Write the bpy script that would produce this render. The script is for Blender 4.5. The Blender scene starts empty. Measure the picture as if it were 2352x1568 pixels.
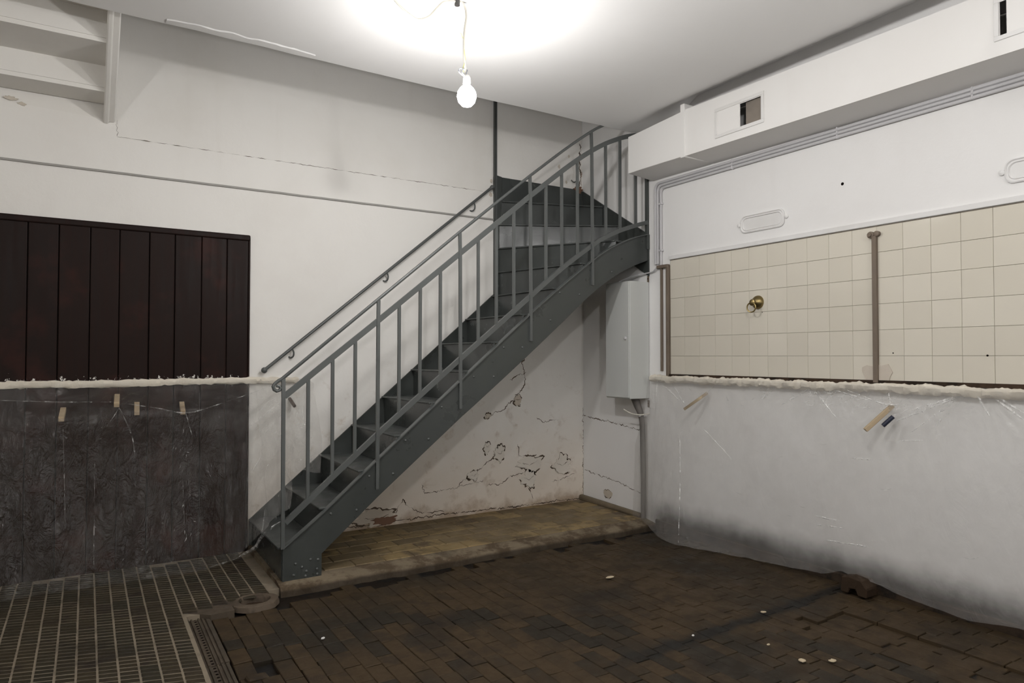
import bpy, bmesh, math, random
from mathutils import Vector, Matrix, noise

scene = bpy.context.scene
C = scene.collection
random.seed(7)

# ------------------------------------------------------------------ camera
cam_d = bpy.data.cameras.new('camera')
cam_d.sensor_width = 36.0
cam_d.lens = 1567.576 / 2352 * 36.0
cam_d.clip_start = 0.05
cam = bpy.data.objects.new('camera', cam_d)
C.objects.link(cam)
yaw, pitch, roll = 0.5572659, 0.0228693, 0.0008867
fw = Vector((math.sin(yaw) * math.cos(pitch), math.cos(yaw) * math.cos(pitch), math.sin(pitch)))
rt = Vector((math.cos(yaw), -math.sin(yaw), 0))
up = rt.cross(fw)
r2 = rt * math.cos(roll) + up * math.sin(roll)
u2 = -rt * math.sin(roll) + up * math.cos(roll)
CAMPOS = Vector((-3.893, -5.013, 1.360))
cam.matrix_world = Matrix(((r2.x, u2.x, -fw.x, CAMPOS.x), (r2.y, u2.y, -fw.y, CAMPOS.y),
                           (r2.z, u2.z, -fw.z, CAMPOS.z), (0, 0, 0, 1)))
scene.camera = cam

# ------------------------------------------------------------------ world, exposure
w = bpy.data.worlds.new('world')
scene.world = w
w.use_nodes = True
w.node_tree.nodes['Background'].inputs[0].default_value = (0.0, 0.0, 0.0, 1)
w.node_tree.nodes['Background'].inputs[1].default_value = 0.0
vs = scene.view_settings
vs.view_transform = 'Standard'
vs.look = 'None'
vs.gamma = 1.0
vs.use_curve_mapping = False
vs.exposure = -0.10
try:
    scene.cycles.use_denoising = True
    scene.cycles.max_bounces = 10
    scene.cycles.diffuse_bounces = 6
    scene.cycles.transparent_max_bounces = 16
    scene.cycles.sample_clamp_indirect = 6.0
except Exception:
    pass
BULB_STRENGTH = 425.0      # the hanging lamp in view
BULB2_STRENGTH = 520.0     # its twin further down the room, and two unseen bulbs added for ambient light
BULB_COLOR = (1.0, 0.98, 0.96)

# ------------------------------------------------------------------ materials
def mat(name, base=(0.8, 0.8, 0.8), rough=0.6, spec=0.3, metal=0.0):
    m = bpy.data.materials.new(name)
    m.use_nodes = True
    b = m.node_tree.nodes['Principled BSDF']
    b.inputs['Base Color'].default_value = (*base, 1)
    b.inputs['Roughness'].default_value = rough
    b.inputs['Specular IOR Level'].default_value = spec
    b.inputs['Metallic'].default_value = metal
    return m

class NT:
    """small helper to wire node trees"""
    def __init__(s, m):
        s.t = m.node_tree; s.b = s.t.nodes.get('Principled BSDF')
    def n(s, typ, **kw):
        nd = s.t.nodes.new(typ)
        for k, v in kw.items():
            setattr(nd, k, v)
        return nd
    def l(s, a, b): s.t.links.new(a, b)
    def pos(s):
        return s.n('ShaderNodeNewGeometry').outputs['Position']
    def obj(s):
        return s.n('ShaderNodeTexCoord').outputs['Object']
    def mapping(s, v, scale=(1, 1, 1), rot=(0, 0, 0), loc=(0, 0, 0)):
        mp = s.n('ShaderNodeMapping')
        mp.inputs['Scale'].default_value = scale; mp.inputs['Rotation'].default_value = rot
        mp.inputs['Location'].default_value = loc
        s.l(v, mp.inputs['Vector']); return mp.outputs[0]
    def noise(s, v, scale, detail=4, rough=0.55, dist=0.0):
        nz = s.n('ShaderNodeTexNoise')
        nz.inputs['Scale'].default_value = scale; nz.inputs['Detail'].default_value = detail
        nz.inputs['Roughness'].default_value = rough; nz.inputs['Distortion'].default_value = dist
        s.l(v, nz.inputs['Vector']); return nz.outputs['Fac']
    def ramp(s, f, a, b, lo=0.0, hi=1.0, interp='SMOOTHSTEP'):
        mr = s.n('ShaderNodeMapRange', interpolation_type=interp)
        s.l(f, mr.inputs['Value'])
        mr.inputs['From Min'].default_value = a; mr.inputs['From Max'].default_value = b
        mr.inputs['To Min'].default_value = lo; mr.inputs['To Max'].default_value = hi
        return mr.outputs['Result']
    def mix(s, f, a, b):
        mx = s.n('ShaderNodeMix', data_type='RGBA')
        if isinstance(f, (int, float)): mx.inputs[0].default_value = f
        else: s.l(f, mx.inputs[0])
        for i, v in ((6, a), (7, b)):
            if isinstance(v, tuple): mx.inputs[i].default_value = (*v, 1)
            else: s.l(v, mx.inputs[i])
        return mx.outputs[2]
    def math(s, op, a, b=None):
        m = s.n('ShaderNodeMath', operation=op)
        for i, v in ((0, a), (1, b)):
            if v is None: continue
            if isinstance(v, (int, float)): m.inputs[i].default_value = v
            else: s.l(v, m.inputs[i])
        return m.outputs[0]
    def sep(s, v):
        sp = s.n('ShaderNodeSeparateXYZ'); s.l(v, sp.inputs[0]); return sp.outputs
    def color(s, c): s.l(c, s.b.inputs['Base Color'])
    def rough(s, c): s.l(c, s.b.inputs['Roughness'])
    def bump(s, h, strength=0.2, dist=0.01):
        bp = s.n('ShaderNodeBump')
        bp.inputs['Strength'].default_value = strength; bp.inputs['Distance'].default_value = dist
        s.l(h, bp.inputs['Height']); s.l(bp.outputs[0], s.b.inputs['Normal'])

def plaster(name, base, stain, stain_amt=0.35, low=None, bump=0.25, ragged=0.5, low2=None):
    m = mat(name, base, 0.75, 0.2)
    t = NT(m); p = t.pos()
    big = t.noise(p, 1.3, 5, 0.6)
    streak = t.noise(t.mapping(p, (5, 5, 0.5)), 1.0, 4, 0.6)
    fine = t.noise(p, 28, 5, 0.6)
    c = t.mix(t.math('MULTIPLY', t.ramp(big, 0.42, 0.72), stain_amt), base, stain)
    c = t.mix(t.math('MULTIPLY', t.ramp(streak, 0.55, 0.8), stain_amt * 0.6), c, stain)
    # small chips and dirt specks
    sp = t.ramp(t.noise(p, 9, 6, 0.7), 0.735, 0.76)
    c = t.mix(t.math('MULTIPLY', sp, 0.5), c, (0.30, 0.24, 0.18))
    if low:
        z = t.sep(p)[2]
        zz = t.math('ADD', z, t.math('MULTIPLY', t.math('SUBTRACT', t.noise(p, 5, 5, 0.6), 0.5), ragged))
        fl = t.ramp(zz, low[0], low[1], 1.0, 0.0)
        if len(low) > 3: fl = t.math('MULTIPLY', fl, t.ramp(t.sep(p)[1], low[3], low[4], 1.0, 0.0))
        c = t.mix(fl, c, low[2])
    if low2:
        z0 = t.sep(p)[2]
        bl = t.math('MULTIPLY', t.ramp(t.noise(p, 5.5, 7, 0.7, 0.4), 0.54, 0.72), t.ramp(z0, 0.9, 1.5, 0.5, 0.0))
        c = t.mix(bl, c, (0.42, 0.33, 0.245))
        z = t.sep(p)[2]
        zz = t.math('ADD', z, t.math('MULTIPLY', t.math('SUBTRACT', t.noise(p, 4, 6, 0.65), 0.5), 0.45))
        c = t.mix(t.ramp(zz, low2[0], low2[1], 0.8, 0.0), c, low2[2])
    t.color(c)
    t.bump(t.math('ADD', fine, t.math('MULTIPLY', big, 3.0)), bump, 0.004)
    return m

M = {}
M['wall'] = plaster('wall_plaster', (0.82, 0.805, 0.775), (0.74, 0.715, 0.68), 0.45, (0.0, 1.0, (0.70, 0.63, 0.55)), 0.25, 0.5, (0.03, 0.17, (0.34, 0.25, 0.17)))
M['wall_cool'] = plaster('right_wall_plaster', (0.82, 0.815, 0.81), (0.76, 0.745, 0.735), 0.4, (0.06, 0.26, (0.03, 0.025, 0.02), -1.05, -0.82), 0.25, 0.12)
M['ceiling'] = plaster('ceiling_paint', (0.88, 0.875, 0.87), (0.83, 0.82, 0.815), 0.3, None, 0.12)
M['upper'] = plaster('old_plaster', (0.80, 0.785, 0.755), (0.72, 0.695, 0.65), 0.5)
M['flake'] = plaster('bare_plaster', (0.60, 0.55, 0.48), (0.42, 0.35, 0.28), 0.5, None, 0.7)
M['flake_white'] = plaster('loose_plaster', (0.70, 0.66, 0.60), (0.55, 0.49, 0.42), 0.4, None, 0.6)
M['duct'] = plaster('duct_paint', (0.80, 0.79, 0.775), (0.74, 0.72, 0.70), 0.3, None, 0.1)
M['trim'] = plaster('white_trim_paint', (0.76, 0.755, 0.75), (0.6, 0.58, 0.55), 0.4, None, 0.15)
M['crack'] = mat('crack_shadow_dirt', (0.10, 0.075, 0.055), 0.9, 0.1)
M['rust'] = mat('rusty_brick', (0.19, 0.11, 0.075), 0.9, 0.1)

def metal_paint(name, base, rough=0.33, var=0.15, bump=0.12):
    m = mat(name, base, rough, 0.5)
    t = NT(m); p = t.obj()
    n1 = t.noise(p, 6, 5, 0.6); n2 = t.noise(p, 60, 3, 0.6)
    dk = tuple(v * (1 - var) for v in base); lt = tuple(v * (1 + var) for v in base)
    t.color(t.mix(n1, dk, lt)); t.rough(t.ramp(n1, 0.3, 0.7, rough * 0.8, rough * 1.3))
    t.bump(t.math('ADD', n1, t.math('MULTIPLY', n2, 0.15)), bump, 0.006)
    return m
M['steel'] = metal_paint('grey_stair_paint', (0.047, 0.0525, 0.050))
M['riser'] = metal_paint('riser_gloss_paint', (0.050, 0.0565, 0.055), 0.22, 0.12, 0.25)
M['tread'] = metal_paint('worn_tread_paint', (0.052, 0.058, 0.056), 0.45, 0.3, 0.3)
M['rail'] = metal_paint('grey_rail_paint', (0.088, 0.095, 0.093), 0.35)
M['iron'] = metal_paint('brown_iron_paint', (0.16, 0.125, 0.095), 0.6, 0.35, 0.3)
M['dark_iron'] = metal_paint('dark_iron', (0.03, 0.027, 0.024), 0.5, 0.3)
M['cabinet'] = metal_paint('cabinet_grey', (0.56, 0.575, 0.56), 0.4, 0.02, 0.02)
M['pipe'] = metal_paint('pipe_white', (0.55, 0.545, 0.56), 0.45, 0.05, 0.05)
M['brass'] = mat('old_brass', (0.26, 0.20, 0.09), 0.35, 0.5, 0.9)
M['rubber'] = metal_paint('grey_conduit', (0.13, 0.12, 0.11), 0.6, 0.2)
M['cable_grey'] = mat('painted_cable', (0.36, 0.35, 0.33), 0.6, 0.2)
M['cord'] = mat('cream_cord', (0.62, 0.60, 0.54), 0.5, 0.3)
M['cord_yellow'] = mat('yellow_green_wire', (0.55, 0.56, 0.18), 0.5, 0.3)
M['cord_grey'] = mat('grey_wire', (0.22, 0.23, 0.27), 0.5, 0.3)
M['blue_rag'] = mat('navy_rubber', (0.02, 0.024, 0.045), 0.5, 0.3)
M['vent_dark'] = plaster('dusty_duct_inside', (0.27, 0.235, 0.20), (0.16, 0.14, 0.12), 0.9)

# dark stained wood planks
m = mat('dark_wood', (0.02, 0.012, 0.01), 0.5, 0.12); M['wood'] = m
t = NT(m); p = t.pos()
rnd = t.n('ShaderNodeObjectInfo').outputs['Random']
g = t.noise(t.mapping(p, (30, 30, 1.5)), 1.0, 5, 0.6, 0.6)
bl = t.noise(p, 3.0, 4, 0.6)
c = t.mix(g, (0.009, 0.0055, 0.0045), (0.021, 0.009, 0.0065))
c = t.mix(t.math('MULTIPLY', t.ramp(bl, 0.5, 0.7), 0.7), c, (0.040, 0.013, 0.0095))
c = t.mix(t.math('MULTIPLY', rnd, 0.35), c, (0.012, 0.011, 0.011))
z = t.sep(p)[2]
sn = t.noise(t.mapping(p, (1, 1, 0.8)), 34, 6, 0.7)
spl = t.math('MULTIPLY', t.ramp(t.math('ADD', sn, t.ramp(z, 1.205, 1.29, 0.12, -0.16, 'LINEAR')), 0.635, 0.65), t.ramp(z, 1.19, 1.20))
c = t.mix(spl, c, (0.72, 0.70, 0.66))
t.color(c); t.rough(t.ramp(g, 0.3, 0.7, 0.42, 0.56)); t.bump(g, 0.15, 0.003)

# cream glazed tile, a little different from tile to tile
m = mat('cream_tile', (0.66, 0.59, 0.47), 0.07, 0.5); M['tile'] = m
t = NT(m); rnd = t.n('ShaderNodeObjectInfo').outputs['Random']
c = t.mix(rnd, (0.655, 0.615, 0.525), (0.70, 0.66, 0.57))
c = t.mix(t.math('MULTIPLY', t.noise(t.pos(), 3, 4), 0.3), c, (0.62, 0.59, 0.53))
t.color(c); t.bump(t.noise(t.pos(), 7, 3), 0.05, 0.004)
M['grout'] = mat('dark_grout', (0.17, 0.145, 0.11), 0.9, 0.1)

# worn paving blocks
def paving(name, cols, dust=(0.16, 0.13, 0.095), rough=0.55, strip=False, foot=False):
    m = mat(name, cols[0], rough, 0.2)
    t = NT(m); p = t.pos()
    rnd = t.n('ShaderNodeObjectInfo').outputs['Random']
    big = t.noise(p, 1.15, 4, 0.6); mid = t.noise(p, 7, 5, 0.65); fine = t.noise(p, 55, 5, 0.7)
    c = t.mix(t.ramp(t.math('ADD', big, t.math('MULTIPLY', t.math('SUBTRACT', rnd, 0.5), 0.30)), 0.38, 0.64), cols[0], cols[1])
    c = t.mix(t.ramp(t.math('ADD', t.math('MULTIPLY', rnd, 0.25), mid), 0.66, 0.86), c, cols[2])
    c = t.mix(t.math('MULTIPLY', t.ramp(fine, 0.55, 0.8), 0.35), c, dust)
    oil = t.ramp(t.noise(t.mapping(p, (1, 1, 1), (0, 0, 0), (3.3, 1.7, 0)), 1.6, 4, 0.55), 0.56, 0.70)
    c = t.mix(t.math('MULTIPLY', oil, 0.55), c, (0.012, 0.010, 0.009))
    if foot:       # darker towards the foot of the edge
        zz = t.math('ADD', t.sep(p)[2], t.math('MULTIPLY', t.math('SUBTRACT', mid, 0.5), 0.02))
        c = t.mix(t.ramp(zz, 0.004, 0.026, 0.85, 0.0), c, (0.035, 0.026, 0.018))
    if strip:      # tarry stain along one joint of the paving
        sp = t.sep(p)
        yy = t.math('ADD', t.math('ADD', sp[1], 2.592), t.math('MULTIPLY', sp[0], -0.043))
        ab = t.math('ADD', t.math('ABSOLUTE', yy), t.math('MULTIPLY', t.math('SUBTRACT', mid, 0.5), 0.16))
        ff = t.math('MULTIPLY', t.ramp(ab, 0.015, 0.065, 0.85, 0.0), t.ramp(sp[0], -2.3, -1.5))
        c = t.mix(ff, c, (0.009, 0.009, 0.0085))
    t.color(c); t.rough(t.ramp(mid, 0.3, 0.7, rough * 0.75, rough * 1.25))
    t.bump(t.math('ADD', mid, t.math('MULTIPLY', fine, 0.5)), 0.45, 0.006)
    return m
M['brick'] = paving('paving_block', ((0.0225, 0.0178, 0.0122), (0.049, 0.0320, 0.0160), (0.033, 0.0235, 0.0145)), (0.085, 0.068, 0.046), 0.7, True)
M['mortar'] = paving('dark_joint', ((0.010, 0.008, 0.006), (0.014, 0.010, 0.007), (0.01, 0.01, 0.01)), (0.02, 0.016, 0.012))
M['ribtile'] = paving('ribbed_tile', ((0.030, 0.0255, 0.0165), (0.040, 0.031, 0.018), (0.028, 0.021, 0.0155)), (0.07, 0.06, 0.042), 0.55)
M['tilegrout'] = paving('pale_grout', ((0.20, 0.17, 0.125), (0.24, 0.20, 0.15), (0.16, 0.135, 0.10)), (0.2, 0.17, 0.13))
M['slab'] = paving('stained_slab', ((0.150, 0.112, 0.062), (0.270, 0.195, 0.092), (0.12, 0.09, 0.055)), (0.30, 0.25, 0.18))
M['concrete'] = paving('concrete_edge', ((0.13, 0.105, 0.072), (0.20, 0.16, 0.11), (0.09, 0.066, 0.042)), (0.36, 0.30, 0.22), 0.8, False, True)
M['clay'] = paving('clay_pipe', ((0.075, 0.058, 0.042), (0.11, 0.085, 0.062), (0.06, 0.045, 0.033)), (0.16, 0.13, 0.10), 0.7)
M['castiron'] = paving('cast_iron', ((0.062, 0.051, 0.038), (0.082, 0.064, 0.046), (0.055, 0.042, 0.033)), (0.15, 0.12, 0.09), 0.6)
M['dirt'] = paving('dirty_plinth', ((0.030, 0.023, 0.017), (0.05, 0.034, 0.022), (0.02, 0.016, 0.013)), (0.09, 0.075, 0.06), 0.8)
M['hole'] = mat('dark_hole', (0.008, 0.006, 0.005), 0.9, 0.05)
M['scrap'] = paving('charred_wood', ((0.035, 0.022, 0.013), (0.05, 0.03, 0.018), (0.02, 0.014, 0.01)), (0.08, 0.06, 0.04), 0.8)
M['chip'] = mat('plaster_chip', (0.50, 0.42, 0.30), 0.9, 0.1)
M['stick'] = paving('pale_wood', ((0.46, 0.36, 0.24), (0.52, 0.42, 0.29), (0.40, 0.30, 0.20)), (0.5, 0.42, 0.3), 0.7)
M['brown_stick'] = mat('brown_wood', (0.07, 0.04, 0.03), 0.5, 0.3)
# foam / filler bead
m = mat('cream_foam', (0.70, 0.65, 0.55), 0.85, 0.15); M['foam'] = m
t = NT(m); p = t.pos()
t.color(t.mix(t.noise(p, 12, 5), (0.62, 0.56, 0.46), (0.76, 0.72, 0.64))); t.bump(t.noise(p, 45, 4), 0.5, 0.006)

# polythene film: mostly see-through, a milky scatter and soft glints along the creases
def film(name, milk, colour, lo=0.75, hi=1.25, bump=0.5, bunch=None):
    m = bpy.data.materials.new(name); m.use_nodes = True
    nt = m.node_tree; t = NT(m); nt.nodes.remove(t.b)
    out = nt.nodes['Material Output']
    p = t.pos()
    w1 = t.noise(t.mapping(p, (9, 9, 1.2), (0.3, 0.25, 0)), 1.0, 5, 0.65, 0.8)
    w2 = t.noise(t.mapping(p, (7, 7, 3), (0, -0.7, 0.4)), 2.2, 4, 0.7, 1.2)
    h = t.math('ADD', w1, w2)
    bp = t.n('ShaderNodeBump'); bp.inputs['Strength'].default_value = bump; bp.inputs['Distance'].default_value = 0.03
    t.l(h, bp.inputs['Height'])
    tr = t.n('ShaderNodeBsdfTransparent'); tr.inputs[0].default_value = (0.97, 0.97, 0.965, 1)
    df = t.n('ShaderNodeBsdfDiffuse'); df.inputs[0].default_value = (*colour, 1); t.l(bp.outputs[0], df.inputs['Normal'])
    tl = t.n('ShaderNodeBsdfTranslucent'); tl.inputs[0].default_value = (*colour, 1)
    m1 = t.n('ShaderNodeMixShader'); m1.inputs[0].default_value = 0.45; t.l(df.outputs[0], m1.inputs[1]); t.l(tl.outputs[0], m1.inputs[2])
    f = t.ramp(t.noise(p, 3.0, 5, 0.6), 0.3, 0.75, milk * lo, milk * hi)
    if bunch:      # doubled-up end of the sheet
        f = t.math('ADD', f, t.math('MULTIPLY', t.ramp(t.sep(p)[0], bunch[0], bunch[1], 0.0, bunch[2]), t.ramp(w1, 0.3, 0.7, 0.5, 1.4)))
    m2 = t.n('ShaderNodeMixShader'); t.l(f, m2.inputs[0]); t.l(tr.outputs[0], m2.inputs[1]); t.l(m1.outputs[0], m2.inputs[2])
    gl = t.n('ShaderNodeBsdfGlossy'); gl.inputs['Roughness'].default_value = 0.16; t.l(bp.outputs[0], gl.inputs['Normal'])
    gl.inputs[0].default_value = (0.9, 0.9, 0.9, 1)
    lw = t.n('ShaderNodeLayerWeight'); t.l(bp.outputs[0], lw.inputs['Normal'])
    fr = t.math('ADD', 0.035, t.math('MULTIPLY', 0.5, t.math('POWER', lw.outputs['Facing'], 4.0)))
    m3 = t.n('ShaderNodeMixShader'); t.l(fr, m3.inputs[0]); t.l(m2.outputs[0], m3.inputs[1]); t.l(gl.outputs[0], m3.inputs[2])
    t.l(m3.outputs[0], out.inputs[0])
    return m
M['film_left'] = film('polythene_left', 0.048, (0.62, 0.60, 0.57), 0.1, 1.9, 0.9, (-3.05, -2.85, 0.13))
M['film_right'] = film('polythene_right', 0.24, (0.80, 0.79, 0.78))

def glint_pleat_film(name, milk, rough):  # whitish film, its pale colour stands in for glints on the folds
    m = bpy.data.materials.new(name); m.use_nodes = True
    nt = m.node_tree; t = NT(m); nt.nodes.remove(t.b); out = nt.nodes['Material Output']
    tr = t.n('ShaderNodeBsdfTransparent')
    df = t.n('ShaderNodeBsdfDiffuse'); df.inputs[0].default_value = (0.93, 0.93, 0.92, 1)
    gl = t.n('ShaderNodeBsdfGlossy'); gl.inputs['Roughness'].default_value = rough
    m1 = t.n('ShaderNodeMixShader'); m1.inputs[0].default_value = 0.15; t.l(df.outputs[0], m1.inputs[1]); t.l(gl.outputs[0], m1.inputs[2])
    f = t.ramp(t.noise(t.pos(), 22, 5, 0.75), 0.40, 0.72, 0.0, milk)
    m2 = t.n('ShaderNodeMixShader'); t.l(f, m2.inputs[0]); t.l(tr.outputs[0], m2.inputs[1]); t.l(m1.outputs[0], m2.inputs[2])
    t.l(m2.outputs[0], out.inputs[0]); return m
M['pleat_left'] = glint_pleat_film('pleated_polythene_left', 0.45, 0.3)
M['pleat_right'] = glint_pleat_film('pleated_polythene_right', 0.70, 0.3)

def emit(name, strength):
    m = bpy.data.materials.new(name); m.use_nodes = True
    nt = m.node_tree; nt.nodes.remove(nt.nodes['Principled BSDF'])
    e = nt.nodes.new('ShaderNodeEmission'); e.inputs[0].default_value = (*BULB_COLOR, 1); e.inputs[1].default_value = strength
    nt.links.new(e.outputs[0], nt.nodes['Material Output'].inputs[0]); return m
M['bulb'] = emit('lit_bulb', BULB_STRENGTH)
M['bulb2'] = emit('lit_bulb_far', BULB2_STRENGTH)
M['socket'] = mat('white_socket', (0.7, 0.7, 0.68), 0.4, 0.4)

# ------------------------------------------------------------------ mesh helpers
class MB:
    def __init__(s): s.v = []; s.f = []
    def add(s, vs_, fs):
        o = len(s.v); s.v += [tuple(v) for v in vs_]; s.f += [tuple(i + o for i in f) for f in fs]; return s
    def box(s, x0, x1, y0, y1, z0, z1):
        return s.add([(x0, y0, z0), (x1, y0, z0), (x1, y1, z0), (x0, y1, z0), (x0, y0, z1), (x1, y0, z1), (x1, y1, z1), (x0, y1, z1)],
                     [(0, 3, 2, 1), (4, 5, 6, 7), (0, 1, 5, 4), (1, 2, 6, 5), (2, 3, 7, 6), (3, 0, 4, 7)])
    def prism(s, poly, a, b):
        """poly: list of 3-D points, extruded by vector from a-offset to b-offset"""
        n = len(poly); a = Vector(a); b = Vector(b)
        return s.add([Vector(p) + a for p in poly] + [Vector(p) + b for p in poly],
                     [tuple(range(n - 1, -1, -1)), tuple(range(n, 2 * n))] + [(i, (i + 1) % n, n + (i + 1) % n, n + i) for i in range(n)])
    def xz(s, pts, y0, y1): return s.prism([(x, 0, z) for x, z in pts], (0, y0, 0), (0, y1, 0))
    def yz(s, pts, x0, x1): return s.prism([(0, y, z) for y, z in pts], (x0, 0, 0), (x1, 0, 0))
    def xy(s, pts, z0, z1): return s.prism([(x, y, 0) for x, y in pts], (0, 0, z0), (0, 0, z1))
    def tube(s, pts, r, n=8, cap=True):
        pts = [Vector(p) for p in pts]; rings = []; ref = None
        for i, p in enumerate(pts):
            d = (pts[min(i + 1, len(pts) - 1)] - pts[max(i - 1, 0)])
            d = d.normalized() if d.length > 1e-9 else Vector((0, 0, 1))
            if ref is None:
                ref = d.cross(Vector((0.13, 0.31, 1))); ref = ref.normalized() if ref.length > 1e-3 else Vector((1, 0, 0))
            ref = (ref - d * ref.dot(d)).normalized(); bi = d.cross(ref)
            rr = r[i] if isinstance(r, (list, tuple)) else r
            rings.append([p + ref * math.cos(2 * math.pi * k / n) * rr + bi * math.sin(2 * math.pi * k / n) * rr for k in range(n)])
        vs_ = [v for rg in rings for v in rg]; fs = []
        for i in range(len(rings) - 1):
            for k in range(n):
                fs.append((i * n + k, i * n + (k + 1) % n, (i + 1) * n + (k + 1) % n, (i + 1) * n + k))
        if cap: fs += [tuple(range(n - 1, -1, -1)), tuple((len(rings) - 1) * n + k for k in range(n))]
        return s.add(vs_, fs)
    def bar(s, pts, side, half_s, half_u):
        """rectangular bar swept along pts; side = fixed sideways vector"""
        pts = [Vector(p) for p in pts]; side = Vector(side).normalized(); vs_ = []
        for i, p in enumerate(pts):
            d = (pts[min(i + 1, len(pts) - 1)] - pts[max(i - 1, 0)]).normalized()
            u = side.cross(d).normalized()
            vs_ += [p + side * half_s + u * half_u, p - side * half_s + u * half_u, p - side * half_s - u * half_u, p + side * half_s - u * half_u]
        fs = []
        for i in range(len(pts) - 1):
            for k in range(4): fs.append((i * 4 + k, i * 4 + (k + 1) % 4, (i + 1) * 4 + (k + 1) % 4, (i + 1) * 4 + k))
        e = (len(pts) - 1) * 4
        fs += [(3, 2, 1, 0), (e, e + 1, e + 2, e + 3)]
        return s.add(vs_, fs)
    def lathe(s, prof, org, axis, n=20):
        """prof: (radius, height) along axis from org"""
        axis = Vector(axis).normalized(); org = Vector(org)
        a = axis.orthogonal().normalized(); b = axis.cross(a); vs_ = []; fs = []
        for r, h in prof:
            for k in range(n):
                th = 2 * math.pi * k / n
                vs_.append(org + axis * h + a * (r * math.cos(th)) + b * (r * math.sin(th)))
        for i in range(len(prof) - 1):
            for k in range(n): fs.append((i * n + k, i * n + (k + 1) % n, (i + 1) * n + (k + 1) % n, (i + 1) * n + k))
        fs += [tuple(range(n - 1, -1, -1)), tuple((len(prof) - 1) * n + k for k in range(n))]
        return s.add(vs_, fs)
    def ball(s, c, r, nu=16, nv=10, squash=1.0):
        pr = [(max(r * math.sin(math.pi * j / nv), 1e-4), -r * squash * math.cos(math.pi * j / nv)) for j in range(nv + 1)]
        return s.lathe(pr, c, (0, 0, 1), nu)
    def mesh(s, name, m, smooth=False):
        me = bpy.data.meshes.new(name); me.from_pydata(s.v, [], s.f); me.update()
        bm = bmesh.new(); bm.from_mesh(me); bmesh.ops.recalc_face_normals(bm, faces=bm.faces); bm.to_mesh(me); bm.free()
        if m is not None: me.materials.append(M[m])
        if smooth:
            for p_ in me.polygons: p_.use_smooth = True
            try: me.set_sharp_from_angle(angle=math.radians(40))
            except Exception: pass
        return me
    def build(s, name, m, parent=None, smooth=False, bevel=0.0, seg=2):
        o = bpy.data.objects.new(name, s.mesh(name, m, smooth)); C.objects.link(o)
        if parent is not None: put(o, parent)
        if bevel:
            md = o.modifiers.new('bevel', 'BEVEL'); md.width = bevel; md.segments = seg; md.limit_method = 'ANGLE'
        return o

def put(o, parent):
    o.parent = parent
    # parts are modelled in room coordinates; only a thing's own Empty is moved off the origin
    wm = Matrix.Translation(parent.location) if parent.parent is None else Matrix.Identity(4)
    o.matrix_parent_inverse = wm.inverted()

def tag(o, label=None, cat=None, group=None, kind=None):
    if label: o['label'] = label
    if cat: o['category'] = cat
    if group: o['group'] = group
    if kind: o['kind'] = kind
    return o

def thing(name, loc, label, cat, group=None):
    o = bpy.data.objects.new(name, None); C.objects.link(o); o.location = loc; o.empty_display_size = 0.1
    return tag(o, label, cat, group)

def share(name, me, parent, loc, rotz=0.0, scale=(1, 1, 1)):
    o = bpy.data.objects.new(name, me); C.objects.link(o)
    o.location = loc; o.rotation_euler = (0, 0, rotz); o.scale = scale
    if parent is not None: put(o, parent)
    return o

def nz(x, y, z=0.0): return noise.noise(Vector((x, y, z)))
def lerp(xs, ys, x):
    if x <= xs[0]: return ys[0]
    for i in range(len(xs) - 1):
        if x <= xs[i + 1]:
            f = (x - xs[i]) / (xs[i + 1] - xs[i]); return ys[i] + f * (ys[i + 1] - ys[i])
    return ys[-1]
def smooth_path(pts, k=4):
    out = []; n = len(pts)
    for i in range(n - 1):
        p0, p1, p2, p3 = pts[max(i - 1, 0)], pts[i], pts[i + 1], pts[min(i + 2, n - 1)]
        for j in range(k):
            u = j / k
            out.append(tuple(0.5 * (2 * b + (c_ - a) * u + (2 * a - 5 * b + 4 * c_ - d) * u * u + (3 * b - a - 3 * c_ + d) * u ** 3)
                             for a, b, c_, d in zip(p0, p1, p2, p3)))
    out.append(tuple(pts[-1])); return out
def in_view(p, margin=0.0):
    d = Vector(p) - CAMPOS; zc = d.dot(fw)
    if zc < 0.1: return False
    x, y = d.dot(r2) / zc, d.dot(u2) / zc
    return abs(x) < 0.7502 + margin and abs(y) < 0.5002 + margin

# ------------------------------------------------------------------ room shell
X0, Y0, ZT = -6.6, -7.6, 4.5
ZC = 3.17           # underside of the low ceiling
YC = -0.885         # its edge, along the open stairwell
wall_back = tag(MB().box(X0, 0.2, 0.0, 0.2, -0.25, ZT).build('wall_back', 'upper'), 'old white plastered wall behind the staircase and dark planks', kind='structure')
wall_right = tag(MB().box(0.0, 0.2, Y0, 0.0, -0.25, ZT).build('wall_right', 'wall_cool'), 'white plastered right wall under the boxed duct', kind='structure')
tag(MB().box(X0 - 0.2, X0, Y0, 0.2, -0.25, ZT).build('wall_left', 'wall'), 'plain white left wall outside the frame', kind='structure')
tag(MB().box(X0 - 0.2, 0.2, Y0 - 0.2, Y0, -0.25, ZT).build('wall_front', 'wall'), 'plain white wall behind the viewer', kind='structure')

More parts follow.
